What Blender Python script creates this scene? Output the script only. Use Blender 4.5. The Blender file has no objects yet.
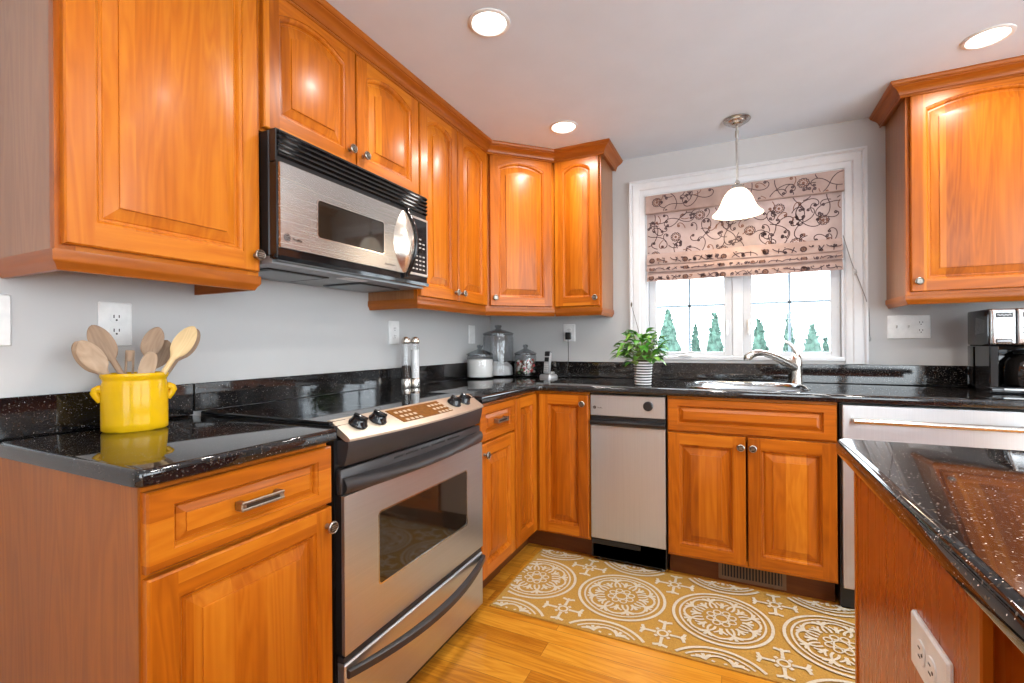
import bpy, bmesh, math, random
from mathutils import Vector, Matrix, noise
from mathutils.geometry import tessellate_polygon
random.seed(7)
SC = bpy.context.scene
COL = SC.collection
PI = math.pi

# ---------------------------------------------------------------- camera, world, lights, exposure
FPX = 465.87
cam_d = bpy.data.cameras.new('camera'); cam = bpy.data.objects.new('camera', cam_d); COL.objects.link(cam)
SC.camera = cam
cam_d.sensor_fit = 'HORIZONTAL'; cam_d.sensor_width = 36.0
cam_d.lens = FPX * 36.0 / 1024.0
cam_d.shift_y = (343.66 - 341.5) / 1024.0
cam_d.clip_start = 0.02
YAW, ROLL = -0.444, -0.0068
cam.matrix_world = (Matrix.Translation((1.5917, -2.9811, 1.1354)) @ Matrix.Rotation(-YAW, 4, 'Z')
                    @ Matrix.Rotation(PI / 2, 4, 'X') @ Matrix.Rotation(ROLL, 4, 'Z'))

world = bpy.data.worlds.new('overcast_sky'); SC.world = world
world.use_nodes = True
bg = world.node_tree.nodes['Background']
bg.inputs[0].default_value = (0.86, 0.945, 1.0, 1); bg.inputs[1].default_value = 9.2

SC.view_settings.view_transform = 'Standard'
SC.view_settings.look = 'None'
SC.view_settings.gamma = 1.0
SC.view_settings.use_curve_mapping = False
SC.view_settings.exposure = 0.0
try:
    SC.cycles.use_denoising = True
    SC.cycles.max_bounces = 8
    SC.cycles.glossy_bounces = 4
    SC.cycles.transmission_bounces = 8
    SC.cycles.transparent_max_bounces = 12
    SC.cycles.sample_clamp_indirect = 4.0
    SC.cycles.caustics_reflective = False
    SC.cycles.caustics_refractive = False
except Exception:
    pass

CEIL = 2.297
CAN_POWER = [6.5, 7.5, 5.0, 3.0, 10.0, 6.0, 5.0, 6.0, 11.0]
CAN_COL = (1.0, 0.955, 0.90)
CANS = [(0.80, -1.49), (0.775, -0.60), (2.478, -0.584), (0.80, -2.60), (2.478, -1.75), (2.478, -3.1), (0.80, -3.9), (2.478, -4.4), (1.62, -1.75)]  # after the discs in view, the rest are unseen lamps added for brightness


# ---------------------------------------------------------------- mesh helpers
class MB:
    def __init__(s):
        s.bm = bmesh.new()

    def face(s, pts, mi=0):
        vs = [s.bm.verts.new(p) for p in pts]
        f = s.bm.faces.new(vs); f.material_index = mi
        return f

    def box(s, x0, x1, y0, y1, z0, z1, bev=0.0, mi=0, seg=1):
        b = bmesh.new()
        P = [(x0, y0, z0), (x1, y0, z0), (x1, y1, z0), (x0, y1, z0), (x0, y0, z1), (x1, y0, z1), (x1, y1, z1), (x0, y1, z1)]
        v = [b.verts.new(p) for p in P]
        for f in ((3, 2, 1, 0), (4, 5, 6, 7), (0, 1, 5, 4), (1, 2, 6, 5), (2, 3, 7, 6), (3, 0, 4, 7)):
            b.faces.new([v[i] for i in f])
        if bev > 0:
            bmesh.ops.bevel(b, geom=list(b.edges), offset=bev, segments=seg, affect='EDGES', profile=0.5)
        s.merge(b, mi)
        return s

    def merge(s, b, mi=0, mat=None):
        m = {}
        for v in b.verts:
            m[v] = s.bm.verts.new(mat @ v.co if mat else v.co)
        for f in b.faces:
            try:
                nf = s.bm.faces.new([m[v] for v in f.verts]); nf.material_index = mi
            except ValueError:
                pass
        b.free()

    def loft(s, loops, close=True, cap0=False, cap1=False, mi=0, mis=None):
        rows = [[s.bm.verts.new(p) for p in L] for L in loops]
        n = len(rows[0])
        for k in range(len(rows) - 1):
            a, b = rows[k], rows[k + 1]
            for i in range(n if close else n - 1):
                j = (i + 1) % n
                try:
                    f = s.bm.faces.new((a[i], a[j], b[j], b[i])); f.material_index = mis[k] if mis else mi
                except ValueError:
                    pass
        if cap0:
            f = s.bm.faces.new(list(reversed(rows[0]))); f.material_index = mi
        if cap1:
            f = s.bm.faces.new(rows[-1]); f.material_index = mi
        return s

    def lathe(s, prof, c=(0, 0, 0), n=24, mi=0, sx=1.0, sy=1.0, mis=None, rot=None):
        loops = []
        for r, z in prof:
            r = max(r, 1e-5)
            L = []
            for i in range(n):
                a = 2 * PI * i / n
                p = Vector((r * sx * math.cos(a), r * sy * math.sin(a), z))
                if rot:
                    p = rot @ p
                L.append(p + Vector(c))
            loops.append(L)
        return s.loft(loops, True, prof[0][0] > 1e-4, prof[-1][0] > 1e-4, mi, mis)

    def tube(s, pts, r, n=8, mi=0, caps=True, flat=1.0, up=None):
        pts = [Vector(p) for p in pts]
        R = r if isinstance(r, (list, tuple)) else [r] * len(pts)
        loops = []
        prev = None
        for i, p in enumerate(pts):
            t = (pts[min(i + 1, len(pts) - 1)] - pts[max(i - 1, 0)])
            if t.length < 1e-9:
                t = Vector((0, 0, 1))
            t.normalize()
            ref = Vector(up) if up else (prev if prev is not None else (Vector((0, 0, 1)) if abs(t.z) < 0.9 else Vector((1, 0, 0))))
            a = ref - t * ref.dot(t)
            if a.length < 1e-6:
                a = t.orthogonal()
            a.normalize(); b = t.cross(a); prev = a
            loops.append([p + (a * math.cos(2 * PI * k / n) * flat + b * math.sin(2 * PI * k / n)) * R[i] for k in range(n)])
        return s.loft(loops, True, caps, caps, mi)

    def ribbon(s, pts, w, nrm=(0, 0, 1), mi=0):
        pts = [Vector(p) for p in pts]; N = Vector(nrm)
        rows = []
        for i, p in enumerate(pts):
            t = (pts[min(i + 1, len(pts) - 1)] - pts[max(i - 1, 0)])
            if t.length < 1e-9:
                return s
            t.normalize(); sd = t.cross(N).normalized() * w / 2
            rows.append((s.bm.verts.new(p + sd), s.bm.verts.new(p - sd)))
        for a, b in zip(rows, rows[1:]):
            f = s.bm.faces.new((a[0], b[0], b[1], a[1])); f.material_index = mi
        return s

    def build(s, name, mats, parent=None, loc=(0, 0, 0), rot=None, smooth=35, recalc=True):
        if recalc:
            bmesh.ops.recalc_face_normals(s.bm, faces=list(s.bm.faces))
        me = bpy.data.meshes.new(name)
        s.bm.to_mesh(me); s.bm.free()
        for m in (mats if isinstance(mats, (list, tuple)) else [mats]):
            me.materials.append(m)
        if smooth:
            me.shade_smooth()
            me.set_sharp_from_angle(angle=math.radians(smooth))
        o = bpy.data.objects.new(name, me); COL.objects.link(o)
        if parent:
            o.parent = parent
        o.location = loc
        if rot:
            o.rotation_euler = rot
        return o


def tag(o, label=None, cat=None, group=None, kind=None):
    if label: o['label'] = label
    if cat: o['category'] = cat
    if group: o['group'] = group
    if kind: o['kind'] = kind
    return o


def thing(name, label, cat, loc=(0, 0, 0), rz=0.0, group=None):
    o = bpy.data.objects.new(name, None); COL.objects.link(o)
    o.empty_display_size = 0.05
    o.location = loc; o.rotation_euler = (0, 0, rz)
    return tag(o, label, cat, group)


def offset_poly(P, d, closed=True):
    """offset a CCW polygon inward by d (mitred)"""
    n = len(P); out = []
    for i in range(n):
        p = Vector(P[i])
        if closed or 0 < i < n - 1:
            a = (p - Vector(P[i - 1])).normalized(); b = (Vector(P[(i + 1) % n]) - p).normalized()
        elif i == 0:
            a = b = (Vector(P[1]) - p).normalized()
        else:
            a = b = (p - Vector(P[i - 1])).normalized()
        na, nb = Vector((-a.y, a.x)), Vector((-b.y, b.x))
        m = na + nb
        k = m.length_squared
        m = na if k < 1e-6 else m * (2.0 / k)
        out.append(p + m * d)
    return out


def slab(mb, outer, levels, holes=(), mi=0):
    """stack of loops: levels = [(inset, z)...] bottom to top, capped both ends; holes stay straight"""
    loops = [[(q.x, q.y, z) for q in offset_poly(outer, ins)] for ins, z in levels]
    mb.loft(loops, True, False, False, mi)
    for L, hz in ((loops[0], levels[0][1]), (loops[-1], levels[-1][1])):
        polys = [[Vector(p) for p in L]] + [[Vector((h[0], h[1], hz)) for h in H] for H in holes]
        flat = [p for pl in polys for p in pl]
        vs = [mb.bm.verts.new(p) for p in flat]
        for t in tessellate_polygon(polys):
            try:
                f = mb.bm.faces.new([vs[i] for i in t]); f.material_index = mi
            except ValueError:
                pass
    for H in holes:
        mb.loft([[(h[0], h[1], levels[0][1]) for h in H], [(h[0], h[1], levels[-1][1]) for h in H]], True, False, False, mi)
    bmesh.ops.remove_doubles(mb.bm, verts=list(mb.bm.verts), dist=1e-5)
    return mb


def sweep(mb, path, prof, mi=0, caps=True):
    """profile [(outward, z)] along an open plan path, outward = right of travel, mitred"""
    cols = []
    for off, z in prof:
        cols.append([(q.x, q.y, z) for q in offset_poly(path, -off, closed=False)])
    loops = [[c[i] for c in cols] for i in range(len(path))]
    mis = []
    for a, b in zip(path, path[1:]):
        dx, dy = abs(b[0] - a[0]), abs(b[1] - a[1])
        mis.append(0 if dy < dx * 0.2 else 1 if dx < dy * 0.2 else 2)
    mb.loft(loops, True, caps, caps, mi, mis)
    return mb


def rrect(x0, x1, y0, y1, r, n=5):
    P = []
    for cx, cy, a0 in ((x1 - r, y0 + r, -PI / 2), (x1 - r, y1 - r, 0), (x0 + r, y1 - r, PI / 2), (x0 + r, y0 + r, PI)):
        for k in range(n + 1):
            a = a0 + PI / 2 * k / n
            P.append((cx + r * math.cos(a), cy + r * math.sin(a)))
    return P


def text_mesh(txt, size, depth=0.0004):
    cu = bpy.data.curves.new('lettering', 'FONT')
    cu.body = txt; cu.size = size; cu.extrude = depth; cu.resolution_u = 3
    o = bpy.data.objects.new('lettering', cu)
    COL.objects.link(o)
    dg = bpy.context.evaluated_depsgraph_get(); dg.update()
    me = bpy.data.meshes.new_from_object(o.evaluated_get(dg))
    b = bmesh.new(); b.from_mesh(me)
    bpy.data.objects.remove(o); bpy.data.curves.remove(cu); bpy.data.meshes.remove(me)
    return b


# ---------------------------------------------------------------- materials
def mat_new(name):
    m = bpy.data.materials.new(name); m.use_nodes = True
    nt = m.node_tree
    return m, nt, nt.nodes['Principled BSDF']


def setp(b, **k):
    names = {'color': 'Base Color', 'rough': 'Roughness', 'metal': 'Metallic', 'spec': 'Specular IOR Level', 'coat': 'Coat Weight',
             'coatr': 'Coat Roughness', 'trans': 'Transmission Weight', 'ior': 'IOR', 'alpha': 'Alpha', 'emis': 'Emission Color', 'emiss': 'Emission Strength',
             'sheen': 'Sheen Weight', 'sub': 'Subsurface Weight'}
    for kk, v in k.items():
        i = b.inputs[names[kk]]
        i.default_value = (*v, 1) if isinstance(v, tuple) and len(v) == 3 else v


def nd(nt, typ, **k):
    n = nt.nodes.new(typ)
    for a, v in k.items():
        setattr(n, a, v)
    return n


def ramp(nt, stops, interp='LINEAR'):
    r = nt.nodes.new('ShaderNodeValToRGB'); r.color_ramp.interpolation = interp
    e = r.color_ramp.elements
    while len(e) < len(stops):
        e.new(0.5)
    for i, (p, c) in enumerate(stops):
        e[i].position = p; e[i].color = (*c, 1)
    return r


def simple(name, color, rough=0.5, metal=0.0, noise_amt=0.06, scale=30.0, bump=0.0, **k):
    """plain colour with a little procedural mottling and optional bump"""
    m, nt, b = mat_new(name)
    setp(b, rough=rough, metal=metal, **k)
    tc = nd(nt, 'ShaderNodeTexCoord'); nz = nd(nt, 'ShaderNodeTexNoise')
    nz.inputs['Scale'].default_value = scale; nz.inputs['Detail'].default_value = 3
    nt.links.new(tc.outputs['Object'], nz.inputs['Vector'])
    lo = tuple(max(0, c * (1 - noise_amt)) for c in color); hi = tuple(min(1, c * (1 + noise_amt)) for c in color)
    r = ramp(nt, [(0.3, lo), (0.7, hi)])
    nt.links.new(nz.outputs['Fac'], r.inputs['Fac']); nt.links.new(r.outputs['Color'], b.inputs['Base Color'])
    if bump:
        bp = nd(nt, 'ShaderNodeBump'); bp.inputs['Strength'].default_value = bump; bp.inputs['Distance'].default_value = 0.002
        nt.links.new(nz.outputs['Fac'], bp.inputs['Height']); nt.links.new(bp.outputs['Normal'], b.inputs['Normal'])
    return m


def wood(name, axis, dark, mid, light, board=0.078, rough=0.32, boards=True, coat=0.05, gscale=1.0, turn=0.0):
    m, nt, b = mat_new(name)
    L = nt.links.new
    tc = nd(nt, 'ShaderNodeTexCoord'); oi = nd(nt, 'ShaderNodeObjectInfo')
    vr = nd(nt, 'ShaderNodeVectorRotate', rotation_type='Z_AXIS'); L(tc.outputs['Object'], vr.inputs['Vector']); vr.inputs['Angle'].default_value = turn
    sc = nd(nt, 'ShaderNodeVectorMath', operation='SCALE'); cmb = nd(nt, 'ShaderNodeCombineXYZ')
    for i in range(3):
        L(oi.outputs['Random'], cmb.inputs[i])
    L(cmb.outputs[0], sc.inputs[0]); sc.inputs['Scale'].default_value = 23.7
    add = nd(nt, 'ShaderNodeVectorMath', operation='ADD')
    L(vr.outputs[0], add.inputs[0]); L(sc.outputs[0], add.inputs[1])
    sep = nd(nt, 'ShaderNodeSeparateXYZ'); L(add.outputs[0], sep.inputs[0])
    # board index across the grain
    across = {'z': 'X', 'x': 'Z', 'y': 'X'}[axis]
    dv = nd(nt, 'ShaderNodeMath', operation='DIVIDE'); L(sep.outputs[across], dv.inputs[0]); dv.inputs[1].default_value = board
    fl = nd(nt, 'ShaderNodeMath', operation='FLOOR'); L(dv.outputs[0], fl.inputs[0])
    wn = nd(nt, 'ShaderNodeTexWhiteNoise', noise_dimensions='1D'); L(fl.outputs[0], wn.inputs['W'])
    off = nd(nt, 'ShaderNodeVectorMath', operation='SCALE'); L(wn.outputs['Color'], off.inputs[0]); off.inputs['Scale'].default_value = 5.0 if boards else 0.0
    add2 = nd(nt, 'ShaderNodeVectorMath', operation='ADD'); L(add.outputs[0], add2.inputs[0]); L(off.outputs[0], add2.inputs[1])
    mp = nd(nt, 'ShaderNodeMapping')
    s = [1.0, 1.0, 1.0]; s['xyz'.index(axis)] = 0.09
    mp.inputs['Scale'].default_value = s; L(add2.outputs[0], mp.inputs['Vector'])
    n1 = nd(nt, 'ShaderNodeTexNoise'); n1.inputs['Scale'].default_value = 11 * gscale; n1.inputs['Detail'].default_value = 3; n1.inputs['Distortion'].default_value = 0.7
    L(mp.outputs[0], n1.inputs['Vector'])
    # ring lines out of the figure
    ml = nd(nt, 'ShaderNodeMath', operation='MULTIPLY'); L(n1.outputs['Fac'], ml.inputs[0]); ml.inputs[1].default_value = 9.0
    fr = nd(nt, 'ShaderNodeMath', operation='PINGPONG'); L(ml.outputs[0], fr.inputs[0]); fr.inputs[1].default_value = 0.5
    n2 = nd(nt, 'ShaderNodeTexNoise'); n2.inputs['Scale'].default_value = 95; n2.inputs['Detail'].default_value = 2
    mp2 = nd(nt, 'ShaderNodeMapping'); s2 = [1.0, 1.0, 1.0]; s2['xyz'.index(axis)] = 0.03
    mp2.inputs['Scale'].default_value = s2; L(add2.outputs[0], mp2.inputs['Vector']); L(mp2.outputs[0], n2.inputs['Vector'])
    n3 = nd(nt, 'ShaderNodeTexNoise'); n3.inputs['Scale'].default_value = 2.3; L(mp.outputs[0], n3.inputs['Vector'])
    def mth(op, a, bb):
        q = nd(nt, 'ShaderNodeMath', operation=op)
        for i, v in enumerate((a, bb)):
            if isinstance(v, (int, float)): q.inputs[i].default_value = v
            else: L(v, q.inputs[i])
        return q.outputs[0]
    t = mth('MULTIPLY', fr.outputs[0], 0.28)
    t = mth('ADD', t, mth('MULTIPLY', n2.outputs['Fac'], 0.20))
    t = mth('ADD', t, mth('MULTIPLY', wn.outputs['Value'], 0.30 if boards else 0.0))
    t = mth('ADD', t, mth('ADD', mth('MULTIPLY', n3.outputs['Fac'], 0.42), 0.0 if boards else 0.05))
    r = ramp(nt, [(0.25, dark), (0.52, mid), (0.85, light)]); L(t, r.inputs['Fac'])
    L(r.outputs['Color'], b.inputs['Base Color'])
    rr = mth('ADD', mth('MULTIPLY', n2.outputs['Fac'], 0.08), rough - 0.04); L(rr, b.inputs['Roughness'])
    bp = nd(nt, 'ShaderNodeBump'); bp.inputs['Strength'].default_value = 0.05; bp.inputs['Distance'].default_value = 0.001
    L(n2.outputs['Fac'], bp.inputs['Height']); L(bp.outputs['Normal'], b.inputs['Normal'])
    setp(b, coat=coat, coatr=0.15, spec=0.28)
    return m


CH = ((0.25, 0.055, 0.003), (0.45, 0.114, 0.005), (0.62, 0.210, 0.015))
WV = wood('cherry_upright_grain', 'z', *CH)
WH = wood('cherry_cross_grain', 'x', *CH)
WSIDE = wood('cherry_side_panel', 'z', (0.24, 0.066, 0.008), (0.37, 0.115, 0.014), (0.47, 0.170, 0.026), board=0.3, boards=False, rough=0.38, coat=0.03)
TRC = ((0.24, 0.056, 0.005), (0.37, 0.098, 0.009), (0.47, 0.15, 0.018))
WSIDEU = wood('cherry_wall_cabinet_side', 'z', (0.24, 0.088, 0.030), (0.35, 0.145, 0.055), (0.44, 0.20, 0.080), board=0.3, boards=False, rough=0.34, coat=0.5)  # greyer than the base cabinet sides: reflected sheen put into the colour
WTRIM = wood('cherry_moulding', 'x', *TRC, boards=False)
WTRIMY = wood('cherry_moulding_return', 'y', *TRC, boards=False)
WTRIMD = wood('cherry_moulding_diagonal', 'x', *TRC, boards=False, turn=-PI / 4)
TRIMS = [WTRIM, WTRIMY, WTRIMD]
WISL = wood('cherry_island_panel', 'z', (0.34, 0.068, 0.003), (0.45, 0.098, 0.004), (0.53, 0.13, 0.008), board=0.2, boards=False, rough=0.28, coat=0.05, gscale=0.6)
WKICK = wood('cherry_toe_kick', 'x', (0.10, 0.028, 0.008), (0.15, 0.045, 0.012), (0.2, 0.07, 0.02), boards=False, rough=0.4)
WSPOON = wood('spoon_beech', 'z', (0.36, 0.24, 0.15), (0.48, 0.34, 0.23), (0.58, 0.44, 0.31), boards=False, rough=0.55, coat=0.0, gscale=2)
WSPOON2 = wood('spoon_dark_beech', 'z', (0.24, 0.155, 0.10), (0.36, 0.24, 0.155), (0.45, 0.32, 0.22), boards=False, rough=0.55, coat=0.0, gscale=2)
WSPOON3 = wood('spoon_pale_beech', 'z', (0.55, 0.38, 0.18), (0.70, 0.50, 0.26), (0.80, 0.62, 0.36), boards=False, rough=0.5, coat=0.0, gscale=2)


def granite(name, fleck=1.0, brown=0.3):
    m, nt, b = mat_new(name); L = nt.links.new
    tc = nd(nt, 'ShaderNodeTexCoord')
    v1 = nd(nt, 'ShaderNodeTexVoronoi'); v1.inputs['Scale'].default_value = 380; L(tc.outputs['Object'], v1.inputs['Vector'])
    sp = nd(nt, 'ShaderNodeSeparateColor'); L(v1.outputs['Color'], sp.inputs[0])
    r1 = ramp(nt, [(0.0, (0.006, 0.006, 0.007)), (0.72, (0.014, 0.012, 0.012)), (0.88, (0.03 * fleck, 0.022 * fleck, 0.016 * fleck)), (0.96, (0.07 * fleck, 0.055 * fleck, 0.045 * fleck))], 'CONSTANT')
    L(sp.outputs[0], r1.inputs['Fac'])
    v2 = nd(nt, 'ShaderNodeTexVoronoi'); v2.inputs['Scale'].default_value = 190; L(tc.outputs['Object'], v2.inputs['Vector'])
    lt = nd(nt, 'ShaderNodeMath', operation='LESS_THAN'); L(v2.outputs['Distance'], lt.inputs[0]); lt.inputs[1].default_value = 0.17
    sp2 = nd(nt, 'ShaderNodeSeparateColor'); L(v2.outputs['Color'], sp2.inputs[0])
    gt = nd(nt, 'ShaderNodeMath', operation='GREATER_THAN'); L(sp2.outputs[1], gt.inputs[0]); gt.inputs[1].default_value = 0.80
    mu = nd(nt, 'ShaderNodeMath', operation='MULTIPLY'); L(lt.outputs[0], mu.inputs[0]); L(gt.outputs[0], mu.inputs[1])
    mx = nd(nt, 'ShaderNodeMix', data_type='RGBA'); L(mu.outputs[0], mx.inputs['Factor']); L(r1.outputs['Color'], mx.inputs[6])
    mx.inputs[7].default_value = (0.5 * fleck, 0.47 * fleck, 0.44 * fleck, 1)
    L(mx.outputs[2], b.inputs['Base Color'])
    setp(b, rough=0.045, spec=0.5, ior=1.6)
    return m


GRAN = granite('black_granite')


def steel(name, color=(0.58, 0.60, 0.62), rough=0.3, axis='x', aniso=0.0):
    m, nt, b = mat_new(name); L = nt.links.new
    setp(b, color=color, metal=0.92, rough=rough)
    if aniso:
        tg = nd(nt, 'ShaderNodeTangent', direction_type='RADIAL', axis='Z'); L(tg.outputs[0], b.inputs['Tangent'])
        b.inputs['Anisotropic'].default_value = aniso; b.inputs['Anisotropic Rotation'].default_value = 0.25
    tc = nd(nt, 'ShaderNodeTexCoord'); mp = nd(nt, 'ShaderNodeMapping')
    s = [220.0, 220.0, 220.0]; s['xyz'.index(axis)] = 2.5
    mp.inputs['Scale'].default_value = s; L(tc.outputs['Object'], mp.inputs['Vector'])
    nz = nd(nt, 'ShaderNodeTexNoise'); nz.inputs['Scale'].default_value = 1.0; nz.inputs['Detail'].default_value = 2; L(mp.outputs[0], nz.inputs['Vector'])
    r = ramp(nt, [(0.2, tuple(c * 0.95 for c in color)), (0.8, tuple(min(1, c * 1.04) for c in color))]); L(nz.outputs['Fac'], r.inputs['Fac'])
    L(r.outputs['Color'], b.inputs['Base Color'])
    mr = nd(nt, 'ShaderNodeMapRange'); L(nz.outputs['Fac'], mr.inputs['Value']); mr.inputs['To Min'].default_value = rough - 0.03; mr.inputs['To Max'].default_value = rough + 0.04
    L(mr.outputs[0], b.inputs['Roughness'])
    bp = nd(nt, 'ShaderNodeBump'); bp.inputs['Strength'].default_value = 0.012; bp.inputs['Distance'].default_value = 0.0006
    L(nz.outputs['Fac'], bp.inputs['Height']); L(bp.outputs['Normal'], b.inputs['Normal'])
    return m


STEEL = steel('brushed_steel')
STEELV = steel('brushed_steel_upright', axis='z', aniso=0.85)
CHROME = simple('satin_nickel', (0.66, 0.62, 0.57), 0.22, 1.0)
PEWTER = simple('pewter', (0.36, 0.33, 0.29), 0.3, 1.0, 0.2, 200)
DPEWTER = simple('dark_pewter', (0.10, 0.085, 0.07), 0.4, 1.0)
BLK = simple('black_plastic', (0.012, 0.012, 0.013), 0.28)
BLKG = simple('black_gloss', (0.008, 0.008, 0.009), 0.06)
BLKM = simple('black_matte', (0.02, 0.02, 0.021), 0.5)
CHAR = simple('charcoal_enamel', (0.030, 0.027, 0.028), 0.38)
GLASSDK = simple('dark_oven_glass', (0.018, 0.012, 0.008), 0.05, ior=1.7)
WHITEP = simple('white_plastic', (0.80, 0.80, 0.79), 0.35)
WHITET = simple('white_trim_paint', (0.66, 0.67, 0.69), 0.35, noise_amt=0.02)
SASHM = simple('window_sash_vinyl', (0.58, 0.59, 0.61), 0.4, noise_amt=0.02)
MUNT = simple('pale_blue_grille', (0.42, 0.55, 0.66), 0.4, noise_amt=0.02)
WALLM = simple('wall_paint_grey', (0.53, 0.525, 0.52), 0.75, noise_amt=0.015, scale=3, bump=0.02)
CEILM = simple('ceiling_paint', (0.70, 0.79, 0.90), 0.85, noise_amt=0.02, scale=6, bump=0.12)
CREAM = simple('off_white_wall', (0.62, 0.62, 0.62), 0.8, noise_amt=0.02, scale=3)
CERY = simple('yellow_glaze', (0.66, 0.38, 0.005), 0.14, noise_amt=0.08, scale=12, spec=0.22)
DISP = simple('bronze_display', (0.16, 0.07, 0.02), 0.12, noise_amt=0.2, scale=90)
PANELM = simple('champagne_panel', (0.55, 0.48, 0.39), 0.42, 0.85, 0.04, 60)
SUGAR = simple('white_sugar', (0.88, 0.87, 0.85), 0.8, noise_amt=0.03, scale=200, bump=0.2)
FLOUR = simple('white_flour', (0.84, 0.83, 0.82), 0.9, noise_amt=0.05, scale=40, bump=0.3)
REDC = simple('red_candy', (0.6, 0.06, 0.06), 0.35)
WHTC = simple('white_candy', (0.85, 0.82, 0.78), 0.4)
GRNC = simple('green_candy', (0.12, 0.22, 0.10), 0.4)
BROWNC = simple('brown_candy', (0.25, 0.12, 0.06), 0.4)
LEAF = simple('leaf_green', (0.07, 0.25, 0.025), 0.35, noise_amt=0.6, scale=25)
LEAFL = simple('young_leaf_green', (0.20, 0.42, 0.06), 0.35, noise_amt=0.4, scale=25)
STEMM = simple('stem_green', (0.25, 0.30, 0.12), 0.5)
SOIL = simple('potting_soil', (0.03, 0.02, 0.014), 0.9)
POTW = simple('white_ribbed_glaze', (0.82, 0.82, 0.82), 0.3)
POTB = simple('black_glaze', (0.02, 0.02, 0.022), 0.3)
SALT = simple('white_salt', (0.9, 0.9, 0.9), 0.7)
PEPPER = simple('peppercorns', (0.035, 0.022, 0.016), 0.7, noise_amt=0.8, scale=260)
SCREENM = simple('pale_screen', (0.62, 0.64, 0.66), 0.3)
SLOT = simple('slot_black', (0.01, 0.01, 0.01), 0.6)
PEPSILV = simple('silver_plastic', (0.55, 0.55, 0.56), 0.3, 0.6)
VENTM = simple('bronze_register', (0.20, 0.12, 0.07), 0.45, 0.3)
GRAYU = simple('grey_underside_metal', (0.30, 0.31, 0.32), 0.4, 0.5)
TREEM = simple('arborvitae_green', (0.05, 0.10, 0.075), 0.8, noise_amt=0.5, scale=14)
SNOW = simple('pale_ground', (0.85, 0.86, 0.87), 0.9, noise_amt=0.02)


def glass(name, tint=(1, 1, 1), rough=0.0, sheen=0.05):
    """thin clear glass: mostly see-through with a Fresnel sheen"""
    m = bpy.data.materials.new(name); m.use_nodes = True; nt = m.node_tree; L = nt.links.new
    nt.nodes.remove(nt.nodes['Principled BSDF']); out = nt.nodes['Material Output']
    tr = nd(nt, 'ShaderNodeBsdfTransparent'); tr.inputs[0].default_value = (*tint, 1)
    gl = nd(nt, 'ShaderNodeBsdfGlossy'); gl.inputs['Roughness'].default_value = rough + 0.02
    lw = nd(nt, 'ShaderNodeLayerWeight'); lw.inputs['Blend'].default_value = 0.5
    pw = nd(nt, 'ShaderNodeMath', operation='POWER'); L(lw.outputs['Facing'], pw.inputs[0]); pw.inputs[1].default_value = 4.0
    mr = nd(nt, 'ShaderNodeMapRange'); L(pw.outputs[0], mr.inputs['Value']); mr.inputs['To Min'].default_value = sheen; mr.inputs['To Max'].default_value = 0.75
    mx = nd(nt, 'ShaderNodeMixShader'); L(mr.outputs[0], mx.inputs[0]); L(tr.outputs[0], mx.inputs[1]); L(gl.outputs[0], mx.inputs[2])
    L(mx.outputs[0], out.inputs['Surface'])
    return m


GLASSW = glass('window_glass', (0.98, 0.99, 1.0), sheen=0.006)
GLASSJ = glass('jar_glass', (0.93, 0.935, 0.94))
GLASSL = glass('thick_lid_glass', (0.70, 0.71, 0.72))


def emitter(name, color, strength):
    m, nt, b = mat_new(name)
    setp(b, color=(0.9, 0.9, 0.9), rough=0.4, emis=color, emiss=strength)
    return m


LENS = emitter('lit_lamp_lens', (1.0, 0.95, 0.86), 6.0)


def shade_glass():
    m, nt, b = mat_new('lit_alabaster_glass'); L = nt.links.new
    tc = nd(nt, 'ShaderNodeTexCoord'); nz = nd(nt, 'ShaderNodeTexNoise'); nz.inputs['Scale'].default_value = 9; nz.inputs['Distortion'].default_value = 1.5
    L(tc.outputs['Object'], nz.inputs['Vector'])
    r = ramp(nt, [(0.3, (1.0, 0.84, 0.62)), (0.7, (1.0, 0.93, 0.80))]); L(nz.outputs['Fac'], r.inputs['Fac'])
    L(r.outputs['Color'], b.inputs['Emission Color']); setp(b, color=(0.9, 0.85, 0.75), rough=0.25, emiss=1.25)
    return m


SHADEG = shade_glass()


def fabric(name, a, bcol, trans=0.35):
    m, nt, b = mat_new(name); L = nt.links.new
    tc = nd(nt, 'ShaderNodeTexCoord'); nz = nd(nt, 'ShaderNodeTexNoise'); nz.inputs['Scale'].default_value = 14; nz.inputs['Detail'].default_value = 4
    L(tc.outputs['Object'], nz.inputs['Vector'])
    r = ramp(nt, [(0.3, a), (0.7, bcol)]); L(nz.outputs['Fac'], r.inputs['Fac']); L(r.outputs['Color'], b.inputs['Base Color'])
    setp(b, rough=0.6, sheen=0.2)
    out = nt.nodes['Material Output']
    tl = nd(nt, 'ShaderNodeBsdfTranslucent'); L(r.outputs['Color'], tl.inputs['Color'])
    mx = nd(nt, 'ShaderNodeMixShader'); mx.inputs[0].default_value = trans
    L(b.outputs[0], mx.inputs[1]); L(tl.outputs[0], mx.inputs[2]); L(mx.outputs[0], out.inputs['Surface'])
    return m


FAB = fabric('rose_taupe_silk', (0.37, 0.25, 0.215), (0.47, 0.34, 0.30), 0.12)
FABP = fabric('unlined_backlit_rose_taupe_silk', (0.44, 0.34, 0.31), (0.55, 0.44, 0.41), 0.42)  # more see-through; cooler than the folds, with light from behind put into the colour
THREAD = simple('dark_embroidery', (0.07, 0.035, 0.04), 0.6)
THREADB = simple('copper_embroidery', (0.20, 0.085, 0.055), 0.6)


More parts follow.
